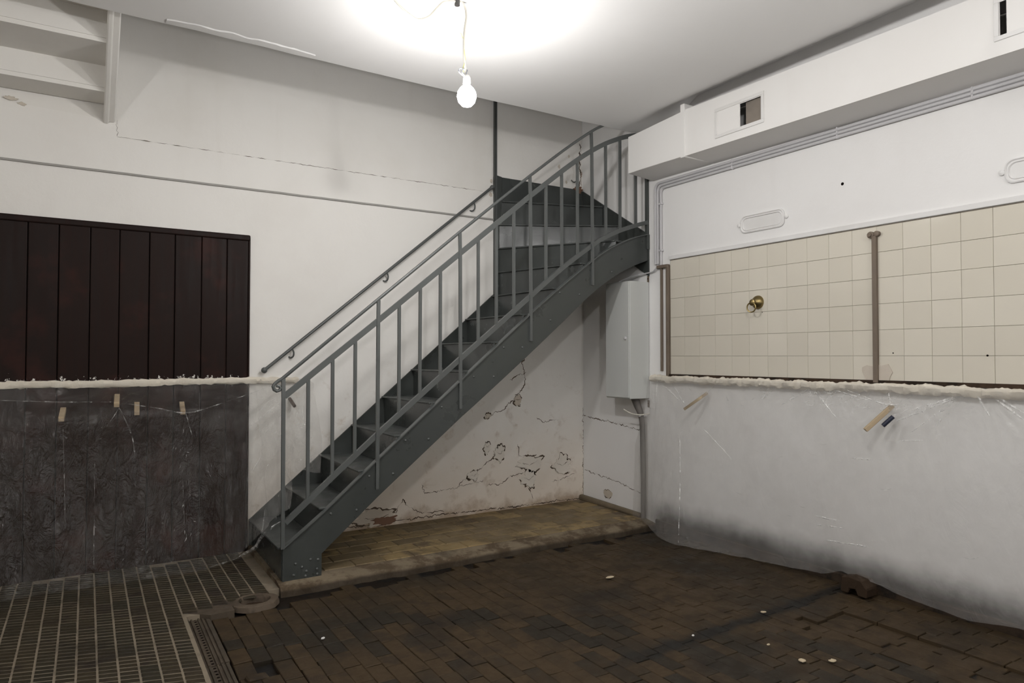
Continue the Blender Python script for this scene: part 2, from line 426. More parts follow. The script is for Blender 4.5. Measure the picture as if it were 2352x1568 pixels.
# plaster coat on the back wall, its top edge is the long ragged line above the wire
pts = [(X0, -0.02), (-0.0, -0.02), (-0.0, 3.2), (-0.02, ZT - 0.05)]
top = [(-0.955, 2.75)]
x = -1.0
while x > -3.74:
    top.append((x, 2.760 + 0.004 * nz(x * 9, 2.1) + 0.003 * nz(x * 40, 5.5))); x -= 0.04
top += [(-3.742, 2.765), (-3.755, 2.86), (-4.2, 2.875), (-5.0, 2.88), (X0, 2.88)]
MB().xz([(X0, -0.02), (0.0, -0.02), (0.0, 2.0), (-0.955, 2.0)] + top, -0.012, 0.001).build('plaster_coat', 'wall', wall_back)
MB().xz([(-0.932, 2.0), (-0.02, 2.0), (-0.012, 3.6), (-0.932, 3.6)], -0.006, 0.001).build('blocked_doorway', 'upper', wall_back)

# ceiling slab with a curled-up far edge along the duct and a ragged edge at the stairwell
mb = MB(); nx, ny = 70, 40; vs_ = []; fs = []
def ceil_z(x, y):
    z_ = ZC + 0.008 * max(0, (-2.6 - x)) + 0.003 * nz(x * 1.3, y * 1.3)
    e = max(0.0, x + 0.40) / 0.30
    e *= min(1.0, max(0.0, (-1.0 - y) / 0.5))
    if e > 0: z_ += 0.17 * (min(e, 1.0) ** 1.6)
    if y > YC - 0.06: z_ += 0.006 * nz(x * 5, 7.7)
    return z_
xs = [X0 + (-(0.55) - X0) * i / 34 for i in range(35)] + [-0.5, -0.45, -0.40, -0.36, -0.32, -0.28, -0.24, -0.2, -0.16, -0.12, -0.08, -0.04, 0.0]
ys = [YC, YC - 0.02, YC - 0.06] + [YC - 0.06 + (Y0 - YC + 0.06) * (i + 1) / 28 for i in range(28)]
for x in xs:
    for j, y in enumerate(ys):
        yy = y + (0.008 * nz(x * 6, 1.5) + 0.004 * nz(x * 23, 3.5) if j < 3 else 0)
        vs_.append((x, yy, ceil_z(x, y)))
nY = len(ys); n0 = len(vs_)
for x in xs:
    vs_.append((x, YC + 0.008 * nz(x * 6, 1.5), ZC + 0.42))
for x in xs:
    vs_.append((x, Y0, ZC + 0.42))
for i in range(len(xs) - 1):
    for j in range(nY - 1): fs.append((i * nY + j, i * nY + j + 1, (i + 1) * nY + j + 1, (i + 1) * nY + j))
    fs.append((i * nY, (i + 1) * nY, n0 + i + 1, n0 + i))
    fs.append((n0 + i, n0 + i + 1, n0 + len(xs) + i + 1, n0 + len(xs) + i))
ceiling = tag(MB().add(vs_, fs).build('ceiling', 'ceiling', None, True), 'low white painted ceiling ending at the stairwell', kind='structure')
tag(MB().box(X0 - 0.2, 0.2, Y0 - 0.2, 0.2, ZT, ZT + 0.1).build('ceiling', 'upper'), 'upper ceiling high above the stairwell', kind='structure')
# peeling paint along the ceiling edge
mb = MB()
for (xa, xb, wd) in ((-3.55, -2.75, 0.05),):
    rows = 24; v_ = []; f_ = []
    for i in range(rows + 1):
        x = xa + (xb - xa) * i / rows; wv = wd * (0.55 + 0.5 * math.sin(math.pi * i / rows)) * (1 + 0.6 * nz(x * 11, 9.1))
        v_ += [(x, YC - 0.015, ceil_z(x, -1.2) - 0.003), (x, YC - 0.03 - wv, ceil_z(x, -1.2) - 0.004 - 0.006 * abs(nz(x * 13, 2))), (x, YC - 0.04 - wv, ceil_z(x, -1.2) + 0.001)]
    for i in range(rows):
        f_ += [(3 * i, 3 * i + 1, 3 * i + 4, 3 * i + 3), (3 * i + 1, 3 * i + 2, 3 * i + 5, 3 * i + 4)]
    mb.add(v_, f_)
mb.build('peeling_paint', 'ceiling', ceiling)

# ------------------------------------------------------------------ floor
floor = tag(MB().box(X0, 0.0, Y0, 0.0, -0.25, -0.022).build('floor', 'mortar'), 'dark dirty floor of paving blocks and ribbed tiles', kind='structure')

# paving blocks: columns running away from the viewer, staggered joints
mb = MB().box(-0.0396, 0.0396, -0.0815, 0.0815, -0.028, 0.0)
blk = mb.mesh('paving_block', 'brick')
bm = bmesh.new(); bm.from_mesh(blk); bmesh.ops.bevel(bm, geom=[e for e in bm.edges if all(v.co.z > -0.01 for v in e.verts)], offset=0.0026, segments=1, affect='EDGES'); bm.to_mesh(blk); bm.free()
blocks = []
cx = -3.285; ci = 0
while cx < -0.02:
    y = -0.99 - random.random() * 0.16
    if cx < -2.93: y = -1.155 - random.random() * 0.05
    while y > -4.2:
        ln = random.choice((0.165, 0.165, 0.165, 0.165, 0.12, 0.205))
        yc = y - ln / 2
        cxx = cx + 0.008 * nz(cx * 2, yc * 2)
        if in_view((cxx, yc, 0), 0.12) and not (-3.24 < cxx < -3.15 and -1.98 < yc < -1.86):
            low = 0.0
            if -0.80 < cxx < -0.45 and yc < -2.78: low = -0.014 * (0.5 + random.random())      # sunken rut
            blocks.append((cxx, yc, random.uniform(-0.002, 0.002) + low + 0.004 * nz(cxx * 2.2, yc * 2.2, 4), random.gauss(0, 0.012), ln / 0.167))
        y -= ln
    cx += 0.0805; ci += 1
blocks.sort(key=lambda b: (Vector((b[0], b[1], 0)) - CAMPOS).length)
for b in blocks[:300]:
    o = share('paving_block', blk, floor, (b[0], b[1], b[2]), b[3], (1, b[4] * 0.993, 1))
    rut = 2.5 if b[2] < -0.009 else 1.0
    o.rotation_euler = (random.gauss(0, 0.008) * rut, random.gauss(0, 0.014) * rut, b[3])
mb = MB()
for b in blocks[300:]:
    h = 0.0396; l = 0.0815 * b[4] * 0.993; cs, sn_ = math.cos(b[3]), math.sin(b[3])
    tx, ty = random.gauss(0, 0.012), random.gauss(0, 0.008)
    v_ = []
    for zz, q in ((-0.028, 1.0), (-0.003, 1.0), (0.0, 0.95)):
        for sx, sy in ((-1, -1), (1, -1), (1, 1), (-1, 1)):
            lx, ly = sx * h * q, sy * (l - (1 - q) * 0.04)
            v_.append((b[0] + lx * cs - ly * sn_, b[1] + lx * sn_ + ly * cs, b[2] + zz + lx * tx + ly * ty))
    mb.add(v_, [(3, 2, 1, 0), (8, 9, 10, 11)] + [(a * 4 + i, a * 4 + (i + 1) % 4, a * 4 + 4 + (i + 1) % 4, a * 4 + 4 + i) for a in (0, 1) for i in range(4)])
if len(blocks) > 300: tag(mb.build('paving_blocks', 'brick', floor), kind='stuff')

# pale grout bed and ribbed tiles on the left, lying a little higher than the paving
TZ = 0.022
def lift(x, y): return (CAMPOS.x + (x - CAMPOS.x) * (1 - TZ / 1.36), CAMPOS.y + (y - CAMPOS.y) * (1 - TZ / 1.36))
MB().xy([(X0, -0.0), (-2.93, -0.0), (-2.93, -0.93), (-3.215, -0.93), (-3.215, -1.12), (-3.440, -1.12), (-3.440, -3.2), (X0, -3.2)], -0.03, TZ - 0.0002).build('grout_bed', 'tilegrout', floor)
rb = MB(); sk = -0.27; W_, L_ = 0.0360, 0.0825; nr = 4
for k in range(nr):
    a = -L_ + 2 * L_ * k / nr; b = -L_ + 2 * L_ * (k + 1) / nr; g_ = 0.0030
    pa = [(-W_, a + g_ - sk * W_), (W_, a + g_ + sk * W_), (W_, b - g_ + sk * W_), (-W_, b - g_ - sk * W_)]
    top_ = [(-W_ * 0.93, a + g_ * 2.2 - sk * W_), (W_ * 0.93, a + g_ * 2.2 + sk * W_), (W_ * 0.93, b - g_ * 2.2 + sk * W_), (-W_ * 0.93, b - g_ * 2.2 - sk * W_)]
    rb.add([(x, y, -0.004) for x, y in pa] + [(x, y, 0.003) for x, y in top_], [(4, 5, 6, 7)] + [(i, (i + 1) % 4, 4 + (i + 1) % 4, 4 + i) for i in range(4)])
rib = rb.mesh('floor_tile', 'ribtile')
ntile = 0; cands = []
for i in range(-24, 13):
    cx = -3.9145 + 0.0779 * i + 0.039
    off = sk * 0.0779 * i
    j0 = (off % 0.168)
    y = 0.20 - j0
    while y > -2.9:
        yc = y - 0.084
        ok = yc < 0.05
        if cx > -3.447 and yc < -1.00: ok = False
        if cx > -2.95: ok = False
        if cx > -3.25 and yc < -0.93: ok = False
        if ok and in_view((cx, yc, 0), 0.09) and cx < -2.94:
            cands.append((cx, yc))
        y -= 0.168
cands.sort(key=lambda b: (Vector((b[0], b[1], 0)) - CAMPOS).length)
MBR = MB()
for cx, yc in cands[300:]:
    lx_, ly_ = lift(cx, yc)
    MBR.add([(lx_ + v[0] * 0.984, ly_ + v[1] * 0.984, TZ + v[2]) for v in rb.v], rb.f)
if len(cands) > 300: tag(MBR.build('floor_tiles', 'ribtile', floor), kind='stuff')
for cx, yc in cands[:300]:
    lx_, ly_ = lift(cx, yc); share('floor_tile', rib, floor, (lx_, ly_, TZ + random.uniform(-0.001, 0.0008)), random.gauss(0, 0.006), (0.984, 0.984, 1))
# smooth cement between tiles, drain and pipe mouth
mb = MB(); mb.xy([(-3.447, -1.02), (-3.212, -0.955), (-3.212, -1.15), (-3.33, -1.16), (-3.447, -1.06)], -0.02, TZ + 0.001)
mb.build('cement_patch', 'castiron', floor)

# raised slab strip under the stairs
ZP = 0.05
mb = MB(); n = 60; v_ = []; f_ = []
def edge_y(x): return -0.955 - 0.012 * nz(x * 3, 0.3) - 0.012 * nz(x * 12, 4.4) + 0.008 * nz(x * 31, 8.4)
for i in range(n + 1):
    x = -2.93 + 2.93 * i / n
    e = edge_y(x)
    v_ += [(x, 0.0, 0.058), (x, e + 0.11, 0.047), (x, e + 0.012 * nz(x * 21, 1), 0.030 - 0.012 * abs(nz(x * 17, 2.2))), (x, e - 0.012 - 0.01 * nz(x * 19, 6), -0.03), (x, 0.0, -0.03)]
for i in range(n):
    for k in range(4): f_.append((5 * i + k, 5 * i + k + 1, 5 * i + 5 + k + 1, 5 * i + 5 + k))
f_ += [(0, 1, 2, 3, 4), (5 * n, 5 * n + 4, 5 * n + 3, 5 * n + 2, 5 * n + 1)]
curb = tag(mb.add(v_, f_).build('trim_1', 'concrete', None), 'low concrete curb strip with a broken edge under the staircase', kind='structure')
sl = MB()
sl.add([(-0.098, -0.068, 0), (0.098, -0.068, 0), (0.098, 0.068, 0), (-0.098, 0.068, 0), (-0.094, -0.064, 0.006), (0.094, -0.064, 0.006), (0.094, 0.064, 0.006), (-0.094, 0.064, 0.006)],
       [(4, 5, 6, 7)] + [(i, (i + 1) % 4, 4 + (i + 1) % 4, 4 + i) for i in range(4)])
slab = sl.mesh('paving_slab', 'slab')
for r in range(6):
    x = -2.64 + (0.1 if r % 2 else 0)
    while x < -0.1:
        yc = -0.07 - 0.138 * r
        if yc - 0.07 > -0.90:
            o = share('paving_slab', slab, curb, (x, yc, 0.0575 - 0.008 * (-yc) / 0.85 - 0.0035 + random.uniform(-0.0015, 0.0015)), random.gauss(0, 0.008))
        x += 0.2
tag(MB().yz([(0.0, 0.05), (-0.80, 0.05), (-0.80, 0.085), (0.0, 0.105)], -0.055, 0.0).build('trim_2', 'concrete', None, False, 0.02, 2), 'grey cement fillet at the foot of the right wall', kind='structure')
# dirty foot of the right wall behind the film
tag(MB().yz([(-0.96, -0.03), (Y0, -0.03), (Y0, 0.06), (-3.4, 0.055), (-2.0, 0.065), (-0.96, 0.07)], -0.02, 0.0).build('baseboard_right', 'dirt', None, False, 0.012, 2), 'blackened plinth along the foot of the right wall', kind='structure')

# pipe mouth in a cement collar
t_ = thing('drain_pipe', (-3.09, -1.045, 0), 'open clay drain pipe mouth set in cement by the stair foot', 'pipe')
mb = MB(); prof = [(0.128, -0.02), (0.120, 0.006), (0.095, 0.014), (0.082, 0.011), (0.075, 0.0), (0.073, -0.018)]
n = 28; v_ = []; f_ = []
for j, (r_, h_) in enumerate(prof):
    for k in range(n):
        th = 2 * math.pi * k / n; rr = r_ * (1 + (0.10 if j < 2 else 0.02) * nz(math.cos(th) * 2, math.sin(th) * 2, j * 0.2))
        v_.append((-3.09 + rr * math.cos(th) * 1.04, -1.045 + rr * math.sin(th) * 0.95, h_ + (0.014 if j < 5 else -0.002)))
for j in range(len(prof) - 1):
    for k in range(n): f_.append((j * n + k, j * n + (k + 1) % n, (j + 1) * n + (k + 1) % n, (j + 1) * n + k))
mb.add(v_, f_).build('collar', 'clay', t_, True)
MB().lathe([(0.077, -0.0215), (0.077, -0.014)], (-3.09, -1.045, 0), (0, 0, 1), 24).build('pipe_bottom', 'scrap', t_)

# cast iron channel drain
for gi, (ya, yb, lab) in enumerate(((-1.065, -1.735, 'cast iron channel drain cover beside the ribbed tiles, its far end in view'),
                                    (-1.745, -2.42, 'second cast iron channel drain cover, nearer the viewer and cut by the frame'))):
    t_ = thing('drain_cover', (-3.388, ya, 0), lab, 'drain', 'channel drain covers')
    xl, xr = -3.444, -3.332
    if gi: xr = -3.338
    MB().box(xl, xr, yb, ya, -0.02, -0.003).build('base_plate', 'castiron', t_)
    for k, (a, b) in enumerate(((0, 0.014), (0.022, 0.032), (0.056, 0.064), (0.074, 0.084), (0.092, 0.112 if not gi else 0.106))):
        MB().box(xl + a, xl + b, yb, ya, -0.003, 0.004).build('rib', 'castiron', t_, False, 0.0015, 1)
    mb = MB()
    n = int((ya - yb) / 0.033)
    holes = MB().lathe([(0.0068, 0), (0.0068, 0.0012)], (0, 0, 0), (0, 0, 1), 8).mesh('slot', 'hole')
    for k in range(n): share('slot', holes, t_, (xl + 0.044, ya - 0.02 - 0.033 * k, -0.0031))
# missing block: a dark pit with a chip of brick
o = tag(MB().box(-0.05, 0.04, -0.03, 0.02, 0, 0.03).build('brick_piece', 'brick', None, False, 0.006, 1), 'broken brick piece lying at the dark pit in the paving', 'brick')
o.location = (-3.26, -1.955, -0.02); o.rotation_euler = (0.05, 0.1, 0.15)

# ------------------------------------------------------------------ staircase
YS = -0.875
RZ0, RR = 0.035, 0.2049
def zk(k): return RZ0 + RR * k
st = thing('staircase', (-2.0, -0.5, 0.05), 'grey painted steel staircase with winders and barred railing', 'staircase')
PX = -0.947
lines = {}
for k in range(1, 9): lines[k] = ((-0.979 - 0.241 * (9 - k), -0.015), (-0.979 - 0.241 * (9 - k), -0.868))
lines[9] = ((-0.972, -0.015), (-0.93, -0.868))
lines[10] = ((-0.935, -0.015), (-0.67, -0.868))
lines[11] = ((-0.925, -0.015), (-0.34, -0.868))
lines[12] = ((-0.920, -0.014), (-0.012, -0.52))
lines[13] = ((-0.885, -0.014), (-0.012, -0.30))
lines[14] = ((-0.880, -0.012), (-0.012, -0.012))
for k in range(1, 15):
    (ax, ay), (bx, by) = lines[k]
    # riser
    d = Vector((bx - ax, by - ay)).normalized(); nrm = Vector((-d.y, d.x))   # points up the stairs
    if nrm.x < 0: nrm = -nrm
    if k >= 12: nrm = Vector((-d.y, d.x)); nrm = nrm if nrm.y > 0 else -nrm
    nrm = nrm * 0.008
    z0 = zk(k - 1) - (0.0 if k > 1 else 0.0); z1 = zk(k) - 0.006
    if k == 14: z1 = 2.905; nrm = nrm * 0.5
    MB().xy([(ax, ay), (bx, by), (bx + nrm.x, by + nrm.y), (ax + nrm.x, ay + nrm.y)], z0 - 0.01, z1).build('riser', 'riser', st)
    if k < 14:
        (cx_, cy_), (dx, dy) = lines[k + 1]
        poly = [(ax, ay), (bx, by)]
        if k == 11: poly.append((-0.012, -0.868))
        poly += [(dx, dy), (cx_, cy_)]
        # nosing overhang
        ov = Vector((bx - ax, by - ay)).normalized(); on = Vector((ov.y, -ov.x)); 
        if on.dot(nrm) > 0: on = -on
        on = on.normalized() * 0.02
        poly[0] = (ax + on.x, min(ay + on.y, -0.013)); poly[1] = (min(bx + on.x, -0.012), max(by + on.y, -0.868))
        MB().xy(poly, zk(k) - 0.012, zk(k)).build('tread', 'tread', st, False, 0.003, 1)
# outer stringer
stop = [(-2.896, 0.240), (-2.682, 0.405), (-2.313, 0.718), (-1.720, 1.211), (-1.162, 1.673), (-0.876, 1.895), (-0.594, 2.100), (-0.455, 2.190), (-0.289, 2.272), (-0.137, 2.328), (-0.012, 2.360)]
sbot = [(-2.672, 0.174), (-2.318, 0.476), (-1.723, 0.953), (-1.584, 1.058), (-1.161, 1.388), (-0.836, 1.651), (-0.564, 1.870), (-0.322, 2.020), (-0.161, 2.096), (-0.012, 2.150)]
stop_s = [stop[0], stop[1], stop[2], stop[3]] + smooth_path(stop[3:], 4)[1:]
sbot_s = [sbot[0], sbot[1], sbot[2]] + smooth_path(sbot[2:], 4)[1:]
foot = [(-2.896, 0.040), (-2.672, 0.040)]
mb = MB()
# strip plate so that the long curved outline stays clean
def zt(x): return lerp([p[0] for p in stop_s], [p[1] for p in stop_s], x)
def zb(x): return 0.040 if x <= -2.672 else lerp([p[0] for p in sbot_s], [p[1] for p in sbot_s], x)
xs_ = sorted(set([-2.896, -2.80, -2.6721, -2.6719] + [round(p[0], 4) for p in stop_s + sbot_s]))
v_ = []; f_ = []
for x in xs_:
    lo = 0.040 if x < -2.672 else (0.174 if abs(x + 2.6719) < 1e-4 else zb(x))
    for y in (YS - 0.006, YS + 0.006): v_ += [(x, y, zt(x)), (x, y, lo)]
for i in range(len(xs_) - 1):
    a = 4 * i; b = a + 4
    f_ += [(a, a + 1, b + 1, b), (a + 2, b + 2, b + 3, a + 3), (a, b, b + 2, a + 2), (a + 1, a + 3, b + 3, b + 1)]
f_ += [(0, 2, 3, 1), (4 * (len(xs_) - 1), 4 * (len(xs_) - 1) + 1, 4 * (len(xs_) - 1) + 3, 4 * (len(xs_) - 1) + 2)]
stringer = mb.add(v_, f_).build('outer_stringer', 'steel', st)
MB().bar([(x, YS - 0.002, z + 0.002) for x, z in stop_s], (0, 1, 0), 0.019, 0.0035).build('stringer_edge', 'rail', stringer)
MB().bar([(x, YS + 0.012, z + 0.003) for x, z in sbot_s], (0, 1, 0), 0.017, 0.003).build('stringer_edge', 'steel', stringer)
MB().box(-2.903, -2.889, YS - 0.010, YS + 0.03, 0.042, 0.245).build('stringer_edge', 'steel', stringer)
rv = MB().lathe([(0.0085, 0), (0.0078, 0.003), (0.005, 0.006), (0.001, 0.0072)], (0, 0, 0), (0, -1, 0), 10).mesh('rivet', 'rail', True)
for x, z in [(-2.827, 0.136), (-2.789, 0.111), (-2.763, 0.083), (-2.738, 0.148), (-2.694, 0.141), (-2.7, 0.086), (-2.698, 0.055), (-2.769, 0.055), (-2.838, 0.071),
             (-2.618, 0.406), (-2.457, 0.409), (-2.375, 0.611), (-2.216, 0.612), (-2.132, 0.82), (-1.968, 0.818), (-1.873, 1.026), (-1.628, 1.225), (-1.469, 1.223),
             (-1.387, 1.428), (-1.23, 1.43), (-1.141, 1.632), (-0.985, 1.634), (-0.896, 1.841), (-0.713, 1.837), (-0.393, 2.032)]:
    share('rivet', rv, stringer, (x, YS - 0.006, z))
# wall stringers
MB().xz([(-2.925, 0.235), (-0.965, 1.895), (-0.965, 1.50), (-2.60, 0.06), (-2.925, 0.06)], -0.026, -0.013).build('wall_stringer', 'steel', st)
MB().yz([(-0.89, 2.362), (-0.015, 2.898), (-0.015, 2.55), (-0.89, 2.02)], -0.012, -0.001).build('wall_stringer', 'steel', st)
MB().xz([(-0.965, 1.80), (-0.905, 1.86), (-0.885, 2.905), (-0.945, 2.915), (-0.965, 2.9)], -0.020, -0.0075).build('inner_stringer', 'steel', st)

# railing
top = [(-2.907, 1.235), (-2.327, 1.721), (-1.740, 2.212), (-1.162, 2.683), (-0.834, 2.937), (-0.591, 3.110), (-0.474, 3.178), (-0.38, 3.225), (-0.30, 3.26)]
mid = [(-2.899, 1.127), (-2.635, 1.340), (-2.327, 1.586), (-1.736, 2.068), (-1.162, 2.535), (-0.875, 2.759), (-0.727, 2.868), (-0.592, 2.958), (-0.448, 3.040), (-0.300, 3.106), (-0.203, 3.140), (-0.02, 3.185)]
low = [(-2.888, 0.384), (-2.609, 0.627), (-2.323, 0.870), (-1.734, 1.347), (-1.162, 1.800), (-0.876, 2.026), (-0.593, 2.220), (-0.450, 2.303), (-0.302, 2.368), (-0.137, 2.425), (-0.012, 2.462)]
YR = YS
scroll = [(-2.919, 1.226), (-2.932, 1.220), (-2.952, 1.204), (-2.963, 1.186), (-2.957, 1.168), (-2.942, 1.159), (-2.927, 1.164), (-2.920, 1.176), (-2.927, 1.188), (-2.938, 1.188), (-2.940, 1.180)]
topp = list(reversed(scroll)) + top[:4] + smooth_path(top[3:], 4)[1:]
MB().tube([(x, YR, z) for x, z in topp], 0.0105, 8).build('top_rail', 'rail', st, True)
midp = mid[:5] + smooth_path(mid[4:], 4)[1:]
MB().bar([(x, YR - 0.004, z) for x, z in midp], (0, 1, 0), 0.006, 0.0175).build('middle_rail', 'rail', st)
lowp = low[:5] + smooth_path(low[4:], 4)[1:]
MB().bar([(x, YR - 0.002, z) for x, z in lowp], (0, 1, 0), 0.011, 0.016).build('lower_rail', 'rail', st)
def rail_z(l, x): return lerp([p[0] for p in l], [p[1] for p in l], x)
posts = {-2.905: 0.235, -2.325: 0.526, -1.736: 1.009, -1.162: 1.477, -0.592: 1.915}
for x, z0 in posts.items():
    yp = YS - 0.014
    mb = MB()
    lean = 0.004 if x > -2.4 and x < -2.2 else 0.0
    zt_ = rail_z(top, x) if x > -2.9 else 1.235
    mb.bar([(x, yp, z0), (x, yp, rail_z(low, x)), (x + lean, YR - 0.006, rail_z(mid, x)), (x + 2 * lean, YR, zt_)], (0, 1, 0), 0.008, 0.0105)
    mb.build('post', 'rail', st)
for x in [-2.759, -2.611, -2.468, -2.176, -2.028, -1.882, -1.592, -1.445, -1.300, -1.019, -0.876, -0.728, -0.449, -0.301, -0.136]:
    dx = random.uniform(-0.002, 0.002)
    MB().bar([(x + dx, YR, rail_z(lowp, x) - 0.004), (x, YR, rail_z(midp, x) - 0.004)], (0, 1, 0), 0.008, 0.0095).build('baluster', 'rail', st)
MB().bar([(-0.014, YR, 2.30), (-0.014, YR, 3.16)], (0, 1, 0), 0.012, 0.012).build('post', 'steel', st)
MB().box(-0.03, -0.002, YS - 0.02, YS + 0.02, 2.24, 2.36).build('end_bracket', 'steel', st)

# grey angle post at the corner of the blocked doorway
t_ = thing('corner_post', (-0.945, -0.01, 1.9), 'thin grey steel angle post rising from the stairs to the ceiling', 'post')
MB().box(-0.962, -0.934, -0.022, -0.012, 1.88, 4.2).build('flange', 'rail', t_)
MB().box(-0.966, -0.960, -0.040, -0.012, 1.88, 4.2).build('flange', 'steel', t_)

# handrail along the wall
hr = thing('handrail', (-2.84, -0.06, 1.27), 'slim grey wall handrail with ball ends beside the staircase', 'handrail')
HA, HB = Vector((-2.841, -0.06, 1.267)), Vector((-1.007, -0.06, 2.792))
MB().tube([HA, HB], 0.0115, 10).build('bar', 'rail', hr, True)
MB().ball(HA, 0.021, 14, 8).build('ball_end', 'rail', hr, True)
MB().ball(HB, 0.019, 14, 8).build('ball_end', 'rail', hr, True)
for fr in (0.103, 0.49, 0.905):
    p_ = HA.lerp(HB, fr)
    MB().tube(smooth_path([tuple(p_ + Vector((0, 0, -0.005))), (p_.x + 0.012, -0.058, p_.z - 0.03), (p_.x + 0.012, -0.048, p_.z - 0.058), (p_.x - 0.0, -0.030, p_.z - 0.07), (p_.x - 0.012, -0.004, p_.z - 0.062)], 4), 0.006, 8).build('bracket', 'rail', hr, True)
t_ = thing('wall_hook', (-0.12, -0.02, 2.98), 'small grey hook bracket on the wall above the winding steps', 'hook')
MB().tube(smooth_path([(-0.13, -0.004, 2.985), (-0.13, -0.04, 2.96), (-0.11, -0.055, 2.97), (-0.10, -0.05, 3.0)], 4), 0.006, 8).build('hook_rod', 'rail', t_, True)

# ------------------------------------------------------------------ upper staircase seen from below
us = thing('upper_staircase', (-4.4, 0, 2.85), 'underside of an old white painted stair in the upper left corner', 'staircase')
XL, XR = -6.4, -3.815
sy = [0.0, -0.235, -0.60, -0.855]; sz = [2.957, 3.112, 3.285, 3.45]
for k in range(3):
    MB().box(XL, XR, sy[k + 1] - 0.012, -0.014 if k == 0 else sy[k], sz[k], sz[k] + 0.025).build('tread', 'upper', us)
    if k < 2: MB().box(XL, XR, sy[k + 1] - 0.018, sy[k + 1], sz[k] + 0.025, sz[k + 1]).build('riser', 'upper', us)
bz = lambda y: 2.845 + 0.43 * (-y)
MB().yz([(-0.014, bz(0)), (-0.865, bz(-0.865)), (-0.865, 4.0), (-0.014, 3.75)], -3.818, -3.758).build('stringer', 'upper', us, False, 0.006, 1)
MB().yz([(-0.014, bz(0) - 0.012), (-0.865, bz(-0.865) - 0.012), (-0.865, bz(-0.865) + 0.03), (-0.014, bz(0) + 0.03)], -3.822, -3.792).build('stringer_bead', 'upper', us, False, 0.008, 2)

# ------------------------------------------------------------------ dark plank panel on the back wall
pn = thing('plank_panel', (-3.9, -0.01, 0.0), 'dark stained wooden plank panel partly behind plastic sheet', 'panel')
edges = [-5.45, -5.29, -5.13, -4.97, -4.81, -4.66, -4.51, -4.355, -4.201, -4.044, -3.881, -3.723, -3.556, -3.405, -3.244, -3.085, -2.945]
for a, b in zip(edges[:-1], edges[1:]):
    g_ = 0.004 if random.random() < 0.6 else 0.007
    MB().box(a + g_ * 0.5, b - g_ * 0.5, -0.028 - random.uniform(0, 0.003), -0.0128, 0.0, 2.17).build('plank', 'wood', pn, False, 0.004, 2)
MB().box(-5.45, -2.937, -0.020, -0.0128, 0.0, 2.18).build('backing', 'hole', pn)
MB().box(-5.45, -2.935, -0.040, -0.0128, 2.165, 2.205).build('top_moulding', 'wood', pn, False, 0.008, 2)
MB().box(-2.946, -2.934, -0.033, -0.0128, 0.0, 2.19).build('edge_strip', 'wood', pn, False, 0.003, 1)

# wire along the wall
w_ = [(-5.6 + 4.63 * i / 60, -0.019, 2.530 + 0.002 * nz(i * 0.5, 1.1)) for i in range(61)]
tag(MB().tube(w_, 0.0075, 6).build('wall_cable', 'cable_grey', None, True), 'thin painted cable running across the white wall above the planks', 'cable')

# foam beads at the top of the sheets
def foam_bead(path, r, seed, flat=(1, 1)):
    mb = MB(); n = 9; v_ = []; f_ = []
    for i, p in enumerate(path):
        for k in range(n):
            th = 2 * math.pi * k / n
            rr = r * (1 + 0.40 * nz(i * 0.22 + seed, th * 0.9, seed) + 0.40 * nz(i * 0.9, math.cos(th) * 2 + seed, 3.3))
            out = abs(math.cos(th)) if flat[0] else 0
            off = Vector(p[1]) * (math.cos(th) * rr * flat[0]) + Vector((0, 0, math.sin(th) * rr * flat[1]))
            v_.append(Vector(p[0]) + off)
    for i in range(len(path) - 1):
        for k in range(n): f_.append((i * n + k, i * n + (k + 1) % n, (i + 1) * n + (k + 1) % n, (i + 1) * n + k))
    f_ += [tuple(range(n)), tuple((len(path) - 1) * n + k for k in range(n))]
    return mb.add(v_, f_)
pth = [((-5.4 + 2.80 * i / 150, -0.036 - 0.01 * (1 if i < 60 else 0), 1.192 + 0.008 * nz(i * 0.05, 0.3) - (0.012 if i < 55 else 0)), (0, 1, 0)) for i in range(151)]
tag(foam_bead(pth, 0.0145, 1.7, (0.8, 1.5)).build('filler_bead', 'foam', None, True), 'cream filler strip along the bottom of the dark planks', 'filler')
pth = [((-0.028, -0.935 - 3.2 * i / 230, 1.190 - 0.010 * i / 230 + 0.010 * nz(i * 0.09, 0.9)), (1, 0, 0)) for i in range(231)]
tag(foam_bead(pth, 0.027, 5.1, (1.05, 1.0)).build('filler_bead', 'foam', None, True), 'lumpy cream foam strip under the tiled wall', 'filler')

# ------------------------------------------------------------------ right wall
# glazed tiles
tl = MB()
a, b, d = 0.0745, 0.0745, 0.009
tl.add([(0, -a, -b), (0, a, -b), (0, a, b), (0, -a, b), (-d * 0.75, -a, -b), (-d * 0.75, a, -b), (-d * 0.75, a, b), (-d * 0.75, -a, b),
        (-d, -a + 0.001, -b + 0.001), (-d, a - 0.001, -b + 0.001), (-d, a - 0.001, b - 0.001), (-d, -a + 0.001, b - 0.001)],
       [(8, 11, 10, 9)] + [(i, (i + 1) % 4, 4 + (i + 1) % 4, 4 + i) for i in range(4)] + [(4 + i, 4 + (i + 1) % 4, 8 + (i + 1) % 4, 8 + i) for i in range(4)])
tile = tl.mesh('wall_tile', 'tile')
MB().box(-0.004, 0.0, -4.45, -1.125, 1.205, 2.123).build('grout_bed', 'grout', wall_right)
for j in range(-1, 21):
    for i in range(6):
        share('wall_tile', tile, wall_right, (-0.001 + random.uniform(-0.0004, 0.0004), -1.281 - 0.15 * j - 0.075, 1.294 + 0.15 * i), 0)
MB().box(-0.014, 0.0, -4.45, -1.118, 2.126, 2.158).build('tile_border', 'trim', wall_right, False, 0.004, 2)
